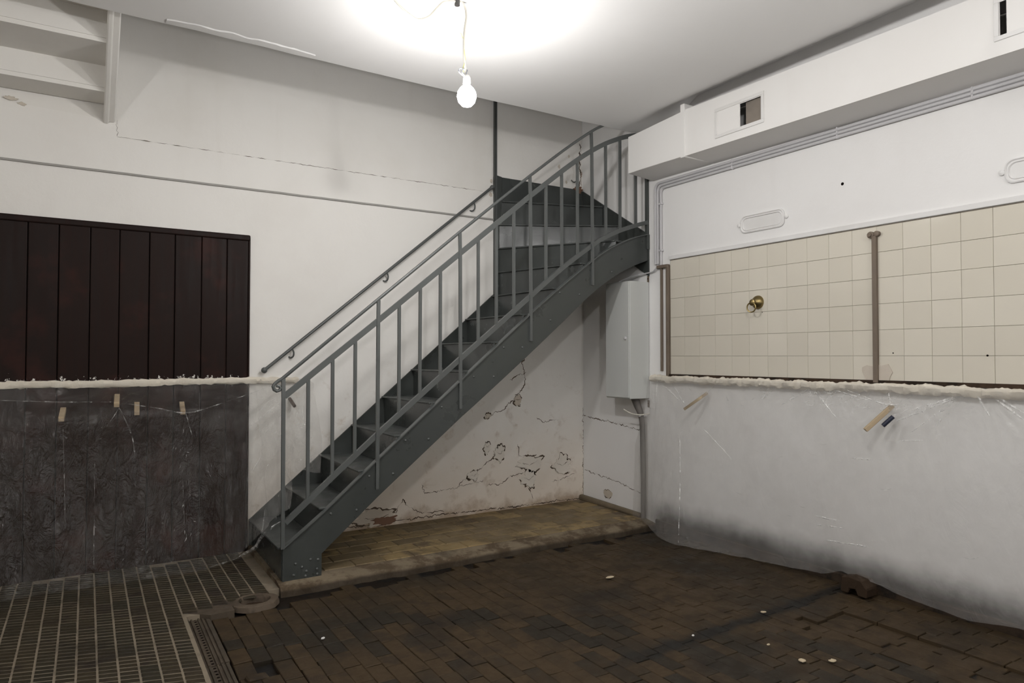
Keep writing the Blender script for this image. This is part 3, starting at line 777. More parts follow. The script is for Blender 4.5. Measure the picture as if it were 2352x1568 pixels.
# dark rebate at the bottom of the tiles
MB().box(-0.022, 0.0, -4.45, -1.10, 1.205, 1.229).build('bottom_batten', 'scrap', wall_right)
for (y, z, r_) in ((-3.348, 1.37, 0.006), (-2.87, 1.385, 0.004), (-1.99, 1.665, 0.003), (-2.569, 2.416, 0.010)):
    MB().lathe([(r_, 0), (r_ * 0.7, 0.003)], (-0.0095 if z < 2 else -0.0005, y, z), (-1, 0, 0), 8).build('nail_hole', 'hole', wall_right)

# iron jamb left of the tiles
t_ = thing('door_jamb', (-0.02, -1.08, 1.2), 'rusty brown iron door jamb standing at the left end of the tiles', 'jamb')
MB().box(-0.022, -0.001, -1.046, -1.030, 1.25, 2.075).build('guide_post', 'iron', t_, False, 0.002, 1)
MB().box(-0.030, -0.001, -1.126, -1.098, 1.215, 2.085).build('edge_post', 'iron', t_, False, 0.003, 1)
MB().box(-0.034, -0.001, -1.120, -1.000, 2.068, 2.092).build('head_bar', 'iron', t_, False, 0.003, 1)
# vertical bar on the tiles
t_ = thing('iron_bar', (-0.02, -2.776, 1.2), 'brown vertical iron bar fixed across the cream tiles', 'bar')
MB().box(-0.032, -0.010, -2.790, -2.763, 1.215, 2.065).build('bar', 'iron', t_, False, 0.002, 1)
MB().lathe([(0.020, 0), (0.020, 0.02), (0.012, 0.024), (0.012, 0.034)], (-0.012, -2.757, 2.072), (-1, 0, 0), 12).build('bolt', 'iron', t_, True)
MB().lathe([(0.016, 0), (0.016, 0.022), (0.008, 0.026)], (-0.012, -2.793, 2.075), (-1, 0, 0), 12).build('bolt', 'iron', t_, True)
v_ = []
for k in range(18):
    th = 2 * math.pi * k / 18; r_ = 0.062 * (1 + 0.45 * nz(math.cos(th) * 1.6, math.sin(th) * 1.6, 2.7)) * (1.35 if abs(math.cos(th)) > 0.6 else 0.95)
    v_.append((0, -2.776 + r_ * math.cos(th) * 0.95, 1.275 + r_ * math.sin(th) * 0.8))
MB().prism(v_, (-0.016, 0, 0), (-0.009, 0, 0)).build('cement_patch', 'flake', t_)
# brass ring pull
t_ = thing('ring_pull', (-0.01, -1.955, 1.735), 'round brass knob with a hanging ring on the cream tiles', 'knob')
MB().lathe([(0.047, 0), (0.046, 0.008), (0.038, 0.022), (0.020, 0.034), (0.013, 0.038), (0.013, 0.05)], (-0.010, -1.955, 1.735), (-1, 0, 0), 24).build('rosette', 'brass', t_, True)
MB().lathe([(0.012, 0), (0.022, 0.006), (0.022, 0.016), (0.010, 0.022)], (-0.058, -1.955, 1.731), (-1, 0, 0), 18).build('knob', 'brass', t_, True)
ring = [(-0.076 - 0.006 * math.sin(k / 24 * 2 * math.pi), -1.952 + 0.030 * math.sin(2 * math.pi * k / 24), 1.698 + 0.032 * math.cos(2 * math.pi * k / 24)) for k in range(25)]
MB().tube(ring, 0.0048, 8).build('ring', 'brass', t_, True)

# moulded oval-ended frames above the tiles
def plaque(y0, label):
    t_ = thing('wall_frame', (-0.005, y0 - 0.187, 2.285), label, 'frame', 'moulded frames above the tiles')
    W2_, H2_ = 0.178, 0.062
    def outline(inset, n=5):
        w_, h_, c_ = W2_ - inset, H2_ - inset, 0.040 - inset * 0.35
        pts = []
        for sx, sz, a0 in ((1, 1, 0), (-1, 1, 90), (-1, -1, 180), (1, -1, 270)):
            for k in range(n + 1):
                th = math.radians(a0 + 90 * k / n)
                pts.append((sx * (w_ - c_) + c_ * math.cos(th), sz * (h_ - c_) + c_ * math.sin(th)))
        return pts
    lv = [(0.0, -0.001), (0.001, -0.010), (0.007, -0.013), (0.012, -0.006), (0.016, -0.006), (0.020, -0.011), (0.024, -0.004)]
    v_ = []; f_ = []
    for ins, x in lv: v_ += [(x, y0 - 0.187 + a, 2.285 + b) for a, b in outline(ins)]
    n = len(outline(0))
    for j in range(len(lv) - 1):
        for k in range(n): f_.append((j * n + k, j * n + (k + 1) % n, (j + 1) * n + (k + 1) % n, (j + 1) * n + k))
    MB().add(v_, f_).build('moulding', 'trim', t_, True)
    v_ = [(0, y0 - 0.187 + a, 2.285 + b) for a, b in outline(0.023)]
    MB().prism(v_, (-0.004, 0, 0), (-0.0005, 0, 0)).build('inner_panel', 'trim', t_)
    for s_ in (-1, 1):
        MB().lathe([(0.016, 0), (0.015, 0.008), (0.007, 0.013), (0.001, 0.014)], (-0.001, y0 - 0.187 + s_ * (W2_ + 0.012), 2.287), (-1, 0, 0), 14).build('ear', 'trim', t_, True)
plaque(-1.80, 'white moulded frame with small ears on the wall, nearer the corner')
plaque(-3.425, 'white moulded frame cut off by the right edge of the picture')

# conduits under the duct
for k, (z, yv, zend) in enumerate(((2.755, -0.976, 2.105), (2.7325, -1.002, 2.105), (2.710, -1.036, 2.094))):
    lab = ('uppermost of the three white conduits under the duct', 'middle of the three white conduits under the duct', 'lowest of the three white conduits under the duct')[k]
    t_ = thing('conduit', (-0.014, yv, z), lab, 'pipe', 'conduits along the right wall')
    pts = [(-0.015, -4.6, z - 0.008), (-0.015, yv - 0.06, z)] + [(-0.015, yv - 0.045 + 0.045 * math.sin(a * math.pi / 10), z - 0.045 + 0.045 * math.cos(a * math.pi / 10)) for a in range(6)] + [(-0.015, yv, zend)]
    MB().tube(pts, 0.0105 if k else 0.0112, 8).build('tube', 'pipe', t_, True)
    if k == 2:
        for zc in (2.585, 2.21): MB().box(-0.028, -0.001, yv - 0.018, yv + 0.016, zc - 0.008, zc + 0.008).build('clamp', 'pipe', t_, False, 0.003, 1)
    for yc in (-1.75, -2.55, -3.3): MB().box(-0.0275, -0.001, yc - 0.006, yc + 0.006, z - (0.016 if k == 2 else 0.0105), z + 0.0105).build('clamp', 'pipe', t_, False, 0.003, 1)
tag(MB().tube(smooth_path([(-0.012, -1.0, 2.10), (-0.03, -0.985, 2.065), (-0.02, -0.95, 2.05), (-0.02, -0.88, 2.045), (-0.06, -0.75, 2.03), (-0.10, -0.64, 1.995), (-0.12, -0.62, 1.97)], 5), 0.006, 6).build('cable', 'pipe', None, True), 'white cable from the conduits over the grey cabinet', 'cable')
tag(MB().tube(smooth_path([(-0.19, -0.592, 1.90), (-0.16, -0.575, 1.88), (-0.12, -0.56, 1.80), (-0.10, -0.57, 1.72), (-0.11, -0.588, 1.69)], 5), 0.0035, 6).build('wire', 'cord_grey', None, True), 'thin grey wire loop left of the grey cabinet', 'wire')

# meter cabinet
cb = thing('cabinet', (-0.11, -0.74, 1.02), 'tall light grey sheet metal cabinet on the wall under the stairs', 'cabinet')
MB().box(-0.213, -0.006, -0.888, -0.598, 1.026, 1.972).build('body', 'cabinet', cb, False, 0.003, 1)
MB().box(-0.224, -0.2145, -0.884, -0.602, 1.034, 1.966).build('door', 'cabinet', cb, False, 0.004, 2)
dk = [o for o in cb.children if o.name.startswith('door')][0]
MB().lathe([(0.013, 0), (0.013, 0.006), (0.010, 0.014), (0.004, 0.016)], (-0.224, -0.848, 1.512), (-1, 0, 0), 14).build('lock_knob', 'pipe', dk, True)
for z in (2.0, 0.985):
    mb = MB(); mb.box(-0.008, -0.001, -0.886, -0.868, z - 0.03, z + 0.025); mb.build('fixing_lug', 'iron', cb)
    MB().lathe([(0.005, 0), (0.005, 0.002)], (-0.008, -0.877, z), (-1, 0, 0), 8).build('lug_hole', 'hole', cb)
t_ = thing('cable_conduit', (-0.07, -0.85, 0.5), 'dark grey cable conduit dropping from the bottom of the cabinet', 'pipe')
pp = smooth_path([(-0.085, -0.80, 1.03), (-0.075, -0.825, 0.96), (-0.066, -0.848, 0.90), (-0.06, -0.862, 0.80), (-0.055, -0.862, 0.60), (-0.05, -0.862, 0.35), (-0.05, -0.862, 0.06)], 4)
MB().tube(pp, [0.034 - 0.012 * min(1, i / 10) for i in range(len(pp))], 12).build('hose', 'rubber', t_, True)
MB().tube([(-0.095, -0.862, 0.885), (-0.02, -0.862, 0.885)], 0.008, 8).build('clip', 'pipe', t_, True)
tag(MB().tube(smooth_path([(-0.16, -0.75, 0.935), (-0.13, -0.80, 0.905), (-0.10, -0.87, 0.895), (-0.06, -0.90, 0.90), (-0.03, -0.915, 0.905)], 5), 0.005, 6).build('wire', 'cord', None, True), 'loose white wire hanging below the grey cabinet', 'wire')

# boxed air duct
dt = thing('air_duct', (-0.15, -2.8, 2.79), 'long white boxed air duct under the ceiling on the right wall', 'duct')
def dzb(y): return 2.797 + 0.012 * (y + 0.97)
def dzt(y): return 3.122 + 0.02 * (y + 1.58)
DX = -0.30
YD = [-1.575, -4.9]
holes = [(-2.055, -2.222, 2.862, 3.010), (-3.545, -3.573, 2.85, 3.022)]
mb = MB()
ybr = sorted({-1.575, -4.9, *[h[0] for h in holes], *[h[1] for h in holes]}, reverse=True)
for a, b in zip(ybr[:-1], ybr[1:]):
    hole = next((h for h in holes if abs(h[0] - a) < 1e-6 and abs(h[1] - b) < 1e-6), None)
    if hole is None:
        mb.add([(DX, a, dzb(a)), (DX, b, dzb(b)), (DX, b, dzt(b)), (DX, a, dzt(a))], [(0, 1, 2, 3)])
    else:
        mb.add([(DX, a, dzb(a)), (DX, b, dzb(b)), (DX, b, hole[2]), (DX, a, hole[2])], [(0, 1, 2, 3)])
        mb.add([(DX, a, hole[3]), (DX, b, hole[3]), (DX, b, dzt(b)), (DX, a, dzt(a))], [(0, 1, 2, 3)])
a, b = YD
mb.add([(DX, a, dzb(a)), (DX, b, dzb(b)), (-0.004, b, dzb(b) - 0.01), (-0.004, a, dzb(a) - 0.01)], [(0, 1, 2, 3)])
mb.add([(DX, a, dzt(a)), (DX, b, dzt(b)), (-0.004, b, dzt(b)), (-0.004, a, dzt(a))], [(0, 1, 2, 3)])
mb.add([(DX, b, dzb(b)), (DX, b, dzt(b)), (-0.004, b, dzt(b)), (-0.004, b, dzb(b))], [(0, 1, 2, 3)])
mb.build('long_section', 'duct', dt)
mb = MB()
q = [(-0.972, 2.800, 3.090), (-1.10, 2.800, 3.094), (-1.3, 2.797, 3.105), (-1.552, 2.792, 3.118)]
v_ = []
for (y, a, b) in q: v_ += [(DX - 0.002, y, a), (DX - 0.002, y, b), (-0.004, y + 0.03 if y > -1 else y, b), (-0.004, y + 0.03 if y > -1 else y, a - 0.012)]
f_ = []
for i in range(3):
    for k in range(4): f_.append((4 * i + k, 4 * i + (k + 1) % 4, 4 * i + 4 + (k + 1) % 4, 4 * i + 4 + k))
f_ += [(0, 1, 2, 3), (12, 13, 14, 15)]
mb.add(v_, f_).build('end_section', 'duct', dt, False, 0.004, 2)
MB().box(DX - 0.010, -0.004, -1.575, -1.535, 2.782, 3.165).build('joint_flange', 'duct', dt, False, 0.003, 1)
for vi, (ya, yb, h) in enumerate(((-1.846, -2.241, holes[0]), (-3.520, -3.92, holes[1]))):
    za, zb_ = 2.836, 3.036
    fr = MB()
    e_ = 0.022
    fr.box(DX - 0.007, DX, yb, ya, za, za + e_); fr.box(DX - 0.007, DX, yb, ya, zb_ - e_, zb_)
    fr.box(DX - 0.007, DX, ya - e_, ya, za + e_, zb_ - e_); fr.box(DX - 0.007, DX, yb, yb + e_, za + e_, zb_ - e_)
    f_o = fr.build('vent_frame', 'trim', dt, False, 0.002, 1)
    if vi == 0:
        MB().box(DX - 0.003, DX - 0.0005, h[0] + 0.006, ya - e_, za + e_, zb_ - e_).build('sliding_panel', 'duct', f_o)
    else:
        MB().box(DX - 0.003, DX - 0.0005, yb + e_, h[1], za + e_, zb_ - e_).build('sliding_panel', 'duct', f_o)
    if vi == 0: MB().box(DX + 0.022, DX + 0.027, h[1] - 0.2, h[0] - 0.028, za, zb_).build('vent_back', 'vent_dark', f_o)

# ------------------------------------------------------------------ hanging bulbs
def bulb(cx, cy, mb_name, label, cord_pts, loop_pts=None):
    t_ = thing('hanging_bulb', (cx, cy, 2.69), label, 'lamp')
    MB().lathe([(0.004, -0.052), (0.026, -0.046), (0.042, -0.028), (0.050, 0.0), (0.046, 0.022), (0.034, 0.042), (0.020, 0.055), (0.016, 0.062)], (cx, cy, 2.688), (0, 0, 1), 24).build('bulb', mb_name, t_, True)
    MB().lathe([(0.0165, 0.060), (0.019, 0.066), (0.019, 0.098), (0.014, 0.108), (0.006, 0.112)], (cx, cy, 2.688), (0, 0, 1), 18).build('socket', 'socket', t_, True)
    MB().tube(smooth_path(cord_pts, 5), 0.0062, 8).build('cord', 'cord', t_, True)
    MB().tube(smooth_path([(cx - 0.012, cy, 2.968), (cx - 0.018, cy - 0.004, 2.92), (cx - 0.012, cy - 0.004, 2.87), (cx - 0.022, cy, 2.83), (cx - 0.02, cy, 2.81)], 4), 0.0022, 6).build('earth_wire', 'cord_yellow', t_, True)
    MB().tube([(cx - 0.04, cy, 3.005), (cx - 0.03, cy, 3.003), (cx - 0.026, cy, 2.99), (cx - 0.015, cy, 2.965)], 0.0018, 6).build('earth_wire', 'cord_yellow', t_, True)
    for a in (-0.03, -0.012, 0.012):
        MB().tube(smooth_path([(cx - 0.008, cy, 2.822), (cx + a - 0.012, cy - 0.006, 2.822), (cx + a - 0.02, cy - 0.01, 2.80), (cx + a * 0.4, cy - 0.004, 2.785)], 4), 0.0024, 6).build('flex_wire', 'cord_grey', t_, True)
    if loop_pts: MB().tube(smooth_path(loop_pts, 5), 0.0062, 8).build('cord', 'cord', t_, True)
    MB().lathe([(0.014, 0.0), (0.014, 0.03)], (cord_pts[0][0], cord_pts[0][1], ZC - 0.028), (0, 0, 1), 10).build('ceiling_hook', 'dark_iron', t_)
    return t_
cy = -1.96
bulb(-2.264, cy, 'bulb', 'bare lit bulb hanging on a cream cord from the ceiling',
     [(-2.32, cy, 3.168), (-2.295, cy, 3.166), (-2.274, cy, 3.144), (-2.268, cy, 3.096), (-2.276, cy, 3.037), (-2.281, cy, 2.968), (-2.280, cy, 2.90), (-2.275, cy, 2.846), (-2.268, cy, 2.80)],
     [(-2.30, cy, 3.166), (-2.389, cy, 3.143), (-2.43, cy, 3.101), (-2.477, cy, 3.044), (-2.535, cy - 0.01, 3.009), (-2.581, cy - 0.02, 3.012), (-2.638, cy - 0.03, 3.035), (-2.694, cy - 0.05, 3.066), (-2.80, cy - 0.12, 3.12), (-2.86, cy - 0.35, 3.16), (-2.6, -3.0, 3.163), (-2.23, -3.70, 3.164)])
for c2x, c2y, lab in ((-2.21, -3.80, 'second bare lit bulb on a cord, overhead out of the frame'),
                      (-5.00, -4.20, 'third bare lit bulb, overhead to the left of the viewer'),
                      (-2.21, -6.40, 'fourth bare lit bulb, overhead behind the viewer')):  # third and fourth bulbs are unseen, added to raise the ambient light
    bulb(c2x, c2y, 'bulb2', lab, [(c2x, c2y + 0.02, 3.168), (c2x, c2y, 3.10), (c2x + 0.004, c2y, 2.95), (c2x, c2y, 2.80)])

# ------------------------------------------------------------------ polythene sheets
def ridged(v): return 1 - abs(v) * 2
# left sheet
def Bx(x): return lerp([-3.25, -2.95], [0.27, 0.66], x)
def xr(z): return lerp([0.56, 0.78, 1.17, 1.2], [-2.535, -2.493, -2.496, -2.54], z)
bxs = [-5.4, -4.3, -3.9, -3.45, -3.223, -3.114, -3.049, -2.985, -2.93, -2.838, -2.72, -2.695, -2.680, -2.62, -2.53]
bzs = [0.012, 0.012, 0.010, 0.012, 0.015, 0.083, 0.123, 0.20, 0.262, 0.329, 0.385, 0.47, 0.585, 0.60, 0.572]
pegs = [(-4.004, 0.999), (-3.721, 1.073), (-3.611, 1.019), (-3.351, 1.012), (-2.643, 1.03)]
def left_y(x, z):
    dpt = max((1.2 - z) / 1.2, 0)
    y = -0.046 - Bx(x) * dpt ** 1.1
    if x < -2.9: y -= 0.03 * min(1, dpt * 6)
    # tent over the pegs
    for px_, pz in pegs[:4]:
        d2 = ((x - px_) / 0.16) ** 2 + ((z - pz) / (0.06 if z > pz else 0.22)) ** 2
        y -= 0.055 * math.exp(-d2) * (1 if x < -2.7 else 0)
    amp = min(1, dpt * 5)
    fold = 0.028 * nz(x * 5.5 + 1.3 * z, z * 0.6, 1.0) + 0.008 * nz(x * 15 + z, z * 1.1, 2.0) + 0.004 * nz(x * 34, z * 5, 3.0)
    # creases fanning out of the upper right corner
    ax_, az_ = -2.52, 1.19
    th = math.atan2(az_ - z, ax_ - x + 1e-6); rr = math.hypot(x - ax_, z - az_)
    fan = 0.012 * math.sin(th * 26 + 2 * nz(x * 3, z * 3)) * math.exp(-rr * 1.7) * min(1, rr * 4)
    y += amp * (fold + fan)
    y = min(y, -0.047)
    return y
nu, nv = 300, 90
v_ = []; f_ = []
for i in range(nu + 1):
    u = i / nu
    for j in range(nv + 1):
        w_ = j / nv
        xg = -5.4 + (-2.495 + 5.4) * u
        zbm = lerp(bxs, bzs, xg)
        z = 1.205 + (zbm - 1.205) * w_
        x = -5.4 + (xr(z) + 5.4) * u
        y = left_y(x, z)
        v_.append((x, y, z + 0.004 * nz(x * 20, z, 8) * (1 if w_ > 0.98 and zbm > 0.05 else 0)))
for i in range(nu):
    for j in range(nv):
        f_.append((i * (nv + 1) + j, i * (nv + 1) + j + 1, (i + 1) * (nv + 1) + j + 1, (i + 1) * (nv + 1) + j))
sheet_l = tag(MB().add(v_, f_).build('plastic_sheet', 'film_left', None, True), 'clear plastic sheet hanging over the dark planks and lower steps', 'sheet')

# right sheet
def y_edge(z): return lerp([0.05, 0.65, 0.95, 1.2], [-0.80, -0.80, -0.90, -0.935], z)
def Bo(y):
    yy = -y
    return lerp([0.78, 0.95, 1.1, 1.3, 1.46, 1.65, 1.9, 2.4, 3.0, 3.6, 4.3], [0.05, 0.08, 0.14, 0.20, 0.215, 0.14, 0.07, 0.055, 0.06, 0.06, 0.06], yy)
def zbot(y):
    yy = -y
    return lerp([0.78, 0.98, 1.06, 1.2, 1.46, 1.9, 2.2, 2.48, 2.60, 2.80, 3.0, 3.2, 3.3, 3.5, 4.3], [0.075, 0.062, 0.05, 0.012, 0.010, 0.014, 0.035, 0.058, 0.10, 0.09, 0.062, 0.045, 0.04, 0.075, 0.07], yy)
anch = [(-1.0, 1.19, 18), (-1.62, 1.19, 20), (-2.55, 1.185, 26), (-2.96, 1.185, 18), (-3.35, 1.18, 24)]
def right_x(y, zz):
    dpt = max((1.2 - zz) / 1.2, 0)
    x = -0.062 - Bo(y) * dpt ** 1.25
    amp = min(1, dpt * 6)
    fold = 0.006 * nz(y * 4.5 + zz, zz * 0.5, 11.0) + 0.002 * nz(y * 17, zz * 1.2, 12.0)
    fan = 0
    for (ya, za, fr) in anch:
        rr = math.hypot(y - ya, zz - za); th = math.atan2(za - zz, ya - y + 1e-6)
        fan += 0.008 * math.sin(th * fr + 3 * nz(y * 2, zz * 2, ya)) * math.exp(-rr * 5.0) * min(1, rr * 9)
    x += amp * (fold + fan)
    x = min(x, -0.064 if zz > 1.15 else -0.03)
    return x
nu, nv = 330, 90
v_ = []; f_ = []
for i in range(nu + 1):
    u = i / nu
    for j in range(nv + 1):
        w_ = j / nv
        z0 = 1.205
        yg = -0.80 - 3.4 * u
        zz = z0 + (zbot(yg) - z0) * w_
        y = y_edge(zz) + (-4.2 - y_edge(zz)) * u
        x = right_x(y, zz)
        v_.append((x, y, zz + 0.008 * nz(y * 9, 3.0, 1) * (w_ ** 12)))
for i in range(nu):
    for j in range(nv):
        f_.append((i * (nv + 1) + j, (i + 1) * (nv + 1) + j, (i + 1) * (nv + 1) + j + 1, i * (nv + 1) + j + 1))
sheet_r = tag(MB().add(v_, f_).build('plastic_sheet', 'film_right', None, True), 'milky plastic sheet hanging down the right wall below the tiles', 'sheet')

# glints along the taut folds, painted in as whitish film ribbons
def glint_pleat(pts, half, fn, side, m, parent):
    path = smooth_path(pts, 10) if len(pts) > 2 else [(pts[0][0] + (pts[1][0] - pts[0][0]) * k / 16, pts[0][1] + (pts[1][1] - pts[0][1]) * k / 16) for k in range(17)]
    v_ = []; f_ = []; n = len(path)
    for i, p in enumerate(path):
        a, b = path[max(i - 1, 0)], path[min(i + 1, n - 1)]
        d = Vector((b[0] - a[0], b[1] - a[1])); d = d.normalized() if d.length > 1e-6 else Vector((0, 1))
        h = half * (0.12 + math.sin(math.pi * (i + 0.5) / n) ** 0.7) * (1 + 0.8 * nz(p[0] * 14, p[1] * 14, 2.2))
        for k, lift_ in ((-1, 0.002), (0, 0.002 + 0.7 * h), (1, 0.002)):
            u, z = p[0] - d.y * h * k, p[1] + d.x * h * k
            o = fn(p[0], p[1]) - lift_
            v_.append((u, o, z) if side == 'left' else (o, u, z))
    for i in range(n - 1):
        for k in (0, 1): f_.append((3 * i + k, 3 * i + k + 1, 3 * i + 4 + k, 3 * i + 3 + k))
    MB().add(v_, f_).build('pleat', m, parent, True)
L_GLINTS = [[(-3.702, 1.074), (-3.533, 1.041), (-3.345, 1.0), (-3.149, 1.042), (-2.742, 1.177)], [(-4.316, 1.107), (-4.031, 1.088), (-3.725, 1.082)], [(-2.918, 0.923), (-2.741, 1.043)], [(-2.974, 0.897), (-2.82, 0.988)], [(-4.006, 0.931), (-3.985, 0.362)], [(-3.843, 0.717), (-3.842, 0.296), (-3.841, 0.022)], [(-3.364, 0.573), (-3.357, 0.232)], [(-3.227, 0.042), (-3.098, 0.109), (-2.998, 0.18), (-2.949, 0.255), (-2.83, 0.308)], [(-2.603, 1.009), (-2.588, 0.833), (-2.576, 0.608)], [(-3.013, 0.563), (-2.911, 0.717)], [(-2.961, 0.243), (-2.918, 0.409)], [(-2.855, 0.323), (-2.823, 0.471)], [(-3.719, 1.048), (-3.654, 0.886), (-3.631, 0.753)], [(-3.719, 1.048), (-3.794, 0.92)], [(-3.345, 0.993), (-3.309, 0.853)], [(-3.573, 0.161), (-3.538, 0.231)]]
R_GLINTS = [[(-3.264, 1.168), (-2.836, 0.97)], [(-3.254, 1.168), (-2.993, 0.948)], [(-3.243, 1.162), (-2.86, 1.021)], [(-3.212, 1.16), (-2.909, 1.001)], [(-3.274, 1.163), (-3.181, 1.068), (-3.105, 0.982)], [(-3.374, 1.174), (-3.523, 1.061)], [(-3.393, 1.175), (-3.525, 1.092)], [(-3.324, 1.166), (-3.374, 1.071)], [(-1.199, 1.163), (-1.365, 0.99)], [(-1.094, 1.151), (-1.292, 1.034)], [(-2.382, 1.167), (-2.179, 1.054)], [(-2.412, 1.155), (-2.558, 0.998)], [(-2.871, 1.168), (-2.884, 1.096)], [(-2.556, 1.161), (-2.759, 1.113)], [(-2.598, 1.176), (-2.835, 1.099), (-2.932, 1.099)], [(-2.028, 1.081), (-2.137, 1.165)], [(-2.011, 1.085), (-2.078, 1.155)], [(-1.325, 0.793), (-1.389, 0.452), (-1.463, 0.021)], [(-2.488, 0.26), (-2.654, 0.275), (-2.785, 0.284)], [(-2.426, 0.391), (-2.625, 0.392)], [(-2.442, 0.341), (-2.626, 0.357)], [(-2.658, 0.771), (-2.838, 0.781)], [(-2.934, 0.901), (-3.061, 0.914)], [(-1.045, 1.175), (-1.037, 1.089), (-1.039, 0.901)], [(-1.548, 0.845), (-1.799, 0.657)], [(-1.618, 1.153), (-1.505, 1.062)]]
for k, pts in enumerate(L_GLINTS): glint_pleat(pts, 0.010 if k in (2, 3, 7) else 0.0016 if k in (4, 5, 6) else 0.003, left_y, 'left', 'pleat_left', sheet_l)
for k, pts in enumerate(R_GLINTS): glint_pleat(pts, 0.006 if k < 12 else 0.005, right_x, 'right', 'pleat_right', sheet_r)

# small glints on the creases, painted in as pale flecks, joined per sheet
def glint_creases(n, pick, fn, side, m, parent, rnd):
    mb = MB()
    for _ in range(n):
        u, z, ang, ln, h = pick(rnd)
        v_ = []; f_ = []
        for i in range(6):
            q_ = i / 5 - 0.5; a = ang + 0.5 * q_
            uu, zz = u + math.cos(a) * ln * q_, z + math.sin(a) * ln * q_
            hh = h * math.sin(math.pi * (i + 0.3) / 5.6)
            for k in (-1, 1):
                us, zs = uu - math.sin(a) * hh * k, zz + math.cos(a) * hh * k
                o = fn(uu, zz) - 0.003
                v_.append((us, o, zs) if side == 'left' else (o, us, zs))
        for i in range(5): f_.append((2 * i, 2 * i + 1, 2 * i + 3, 2 * i + 2))
        mb.add(v_, f_)
    tag(mb.build('creases', m, parent, True), kind='stuff')
def pick_l(q):
    c_ = q.random()
    if c_ < 0.55:   return q.uniform(-2.92, -2.56), q.uniform(0.62, 1.10), q.gauss(0.65, 0.4), q.uniform(0.015, 0.06), q.uniform(0.0008, 0.0022)
    if c_ < 0.75:   return q.uniform(-3.42, -3.30), q.uniform(0.2, 0.95), q.gauss(1.3, 0.6), q.uniform(0.015, 0.05), q.uniform(0.0007, 0.0016)
    return q.uniform(-4.2, -3.0), q.uniform(0.1, 1.0), q.gauss(0.6, 0.8), q.uniform(0.01, 0.04), q.uniform(0.0006, 0.0012)
def pick_r(q):
    c_ = q.random()
    if c_ < 0.6: return q.uniform(-3.05, -2.35), q.uniform(1.06, 1.15), q.gauss(-0.35, 0.5), q.uniform(0.02, 0.08), q.uniform(0.001, 0.003)
    if c_ < 0.8: return q.uniform(-3.5, -1.2), q.uniform(1.0, 1.15), q.gauss(0.5, 0.6), q.uniform(0.02, 0.07), q.uniform(0.001, 0.0025)
    return q.uniform(-3.5, -1.4), q.uniform(0.2, 0.95), q.gauss(0.0, 0.25), q.uniform(0.03, 0.10), q.uniform(0.0008, 0.0016)
rq = random.Random(5)
glint_creases(220, pick_l, left_y, 'left', 'pleat_left', sheet_l, rq)
glint_creases(110, pick_r, right_x, 'right', 'pleat_right', sheet_r, rq)

# sticks that hold the sheets off the walls
def stick(a, b, half, m, label, name='wooden_stick', group=None):
    a, b = Vector(a), Vector(b); d = (b - a).normalized(); side = d.cross(Vector((0, 0, 1)))
    if side.length < 1e-3: side = Vector((1, 0, 0))
    return tag(MB().bar([a, b], side, half, half).build(name, m, None, False, 0.002, 1), label, 'stick', group)
stick((-0.04, -1.53, 1.10), (-0.150, -1.405, 0.976), 0.010, 'stick', 'pale wooden stick poking out of the right sheet, near the cabinet')
stick((-0.04, -2.880, 1.09), (-0.152, -2.786, 0.949), 0.012, 'stick', 'pale wooden stick poking out of the right sheet below the iron bar')
tag(MB().tube([(-0.072, -2.90, 1.03), (-0.108, -2.862, 0.978)], 0.012, 10).build('rubber_rod', 'blue_rag', None, True), 'dark navy rod end beside the stick below the iron bar', 'rod')
for k, ((px_, pz), lab) in enumerate(zip(pegs[:4], ('first pale wooden peg from the left through the left sheet', 'second and highest pale peg through the left sheet',
                                   'third pale peg from the left through the left sheet', 'fourth pale peg, rightmost on the dark left sheet'))):
    stick((px_ - 0.005, -0.030, pz + 0.04), (px_ - 0.012, -0.165, pz - 0.01), 0.0145, 'stick', lab, 'wooden_peg', 'pegs through the left sheet')
tag(MB().tube([(-2.655, -0.014, 1.062), (-2.641, -0.10, 1.012)], 0.012, 8).build('wooden_peg', 'brown_stick', None, True), 'short dark brown peg behind the railing foot', 'stick')

# scrap block at the foot of the right sheet
mb = MB()
pr = [(-2.645, 0.012), (-2.69, 0.012), (-2.70, 0.04), (-2.735, 0.045), (-2.75, 0.012), (-2.80, 0.012), (-2.805, 0.065), (-2.77, 0.105), (-2.70, 0.112), (-2.65, 0.10)]
tag(MB().yz(pr, -0.185, -0.075).build('wood_block', 'scrap', None, False, 0.006, 1), 'charred notched wooden block on the floor at the right sheet', 'block')

# chips of plaster on the floor
chips = [(-1.146, -1.75, 0.07, 0.02, 'long pale plaster chip on the paving before the right sheet'), (-1.171, -3.09, 0.035, 0.022, 'left of the two beige chips lying close together in front'),
         (-1.056, -3.162, 0.04, 0.02, 'right of the two beige chips lying close together in front'), (-1.377, -2.64, 0.013, 0.010, 'tiny white chip on the dark strip of the paving'),
         (-1.155, -2.901, 0.02, 0.010, 'small pinkish chip just behind the beige pair'), (-2.912, -1.725, 0.022, 0.012, 'small white chip on the blocks before the stair foot'),
         (-0.83, -2.62, 0.035, 0.014, 'pale chip beside the dark strip near the right sheet')]
for k, (x, y, a, b, lab) in enumerate(chips):
    v_ = []
    for q_ in range(10):
        th = 2 * math.pi * q_ / 10; r_ = 1 + 0.45 * nz(math.cos(th) * 1.5 + k * 3, math.sin(th) * 1.5, k)
        v_.append((a * r_ * math.cos(th) * 0.5, b * r_ * math.sin(th) * 0.5 * 1.2, 0))
    o = tag(MB().prism(v_, (0, 0, 0), (0, 0, 0.006)).build('plaster_chip', 'chip' if k not in (3, 5) else 'trim', None, False, 0.0015, 1), lab, 'chip', 'plaster chips on the floor')
    o.location = (x, y, 0.008); o.rotation_euler = (0.03, 0.05, random.uniform(-0.6, 0.6))

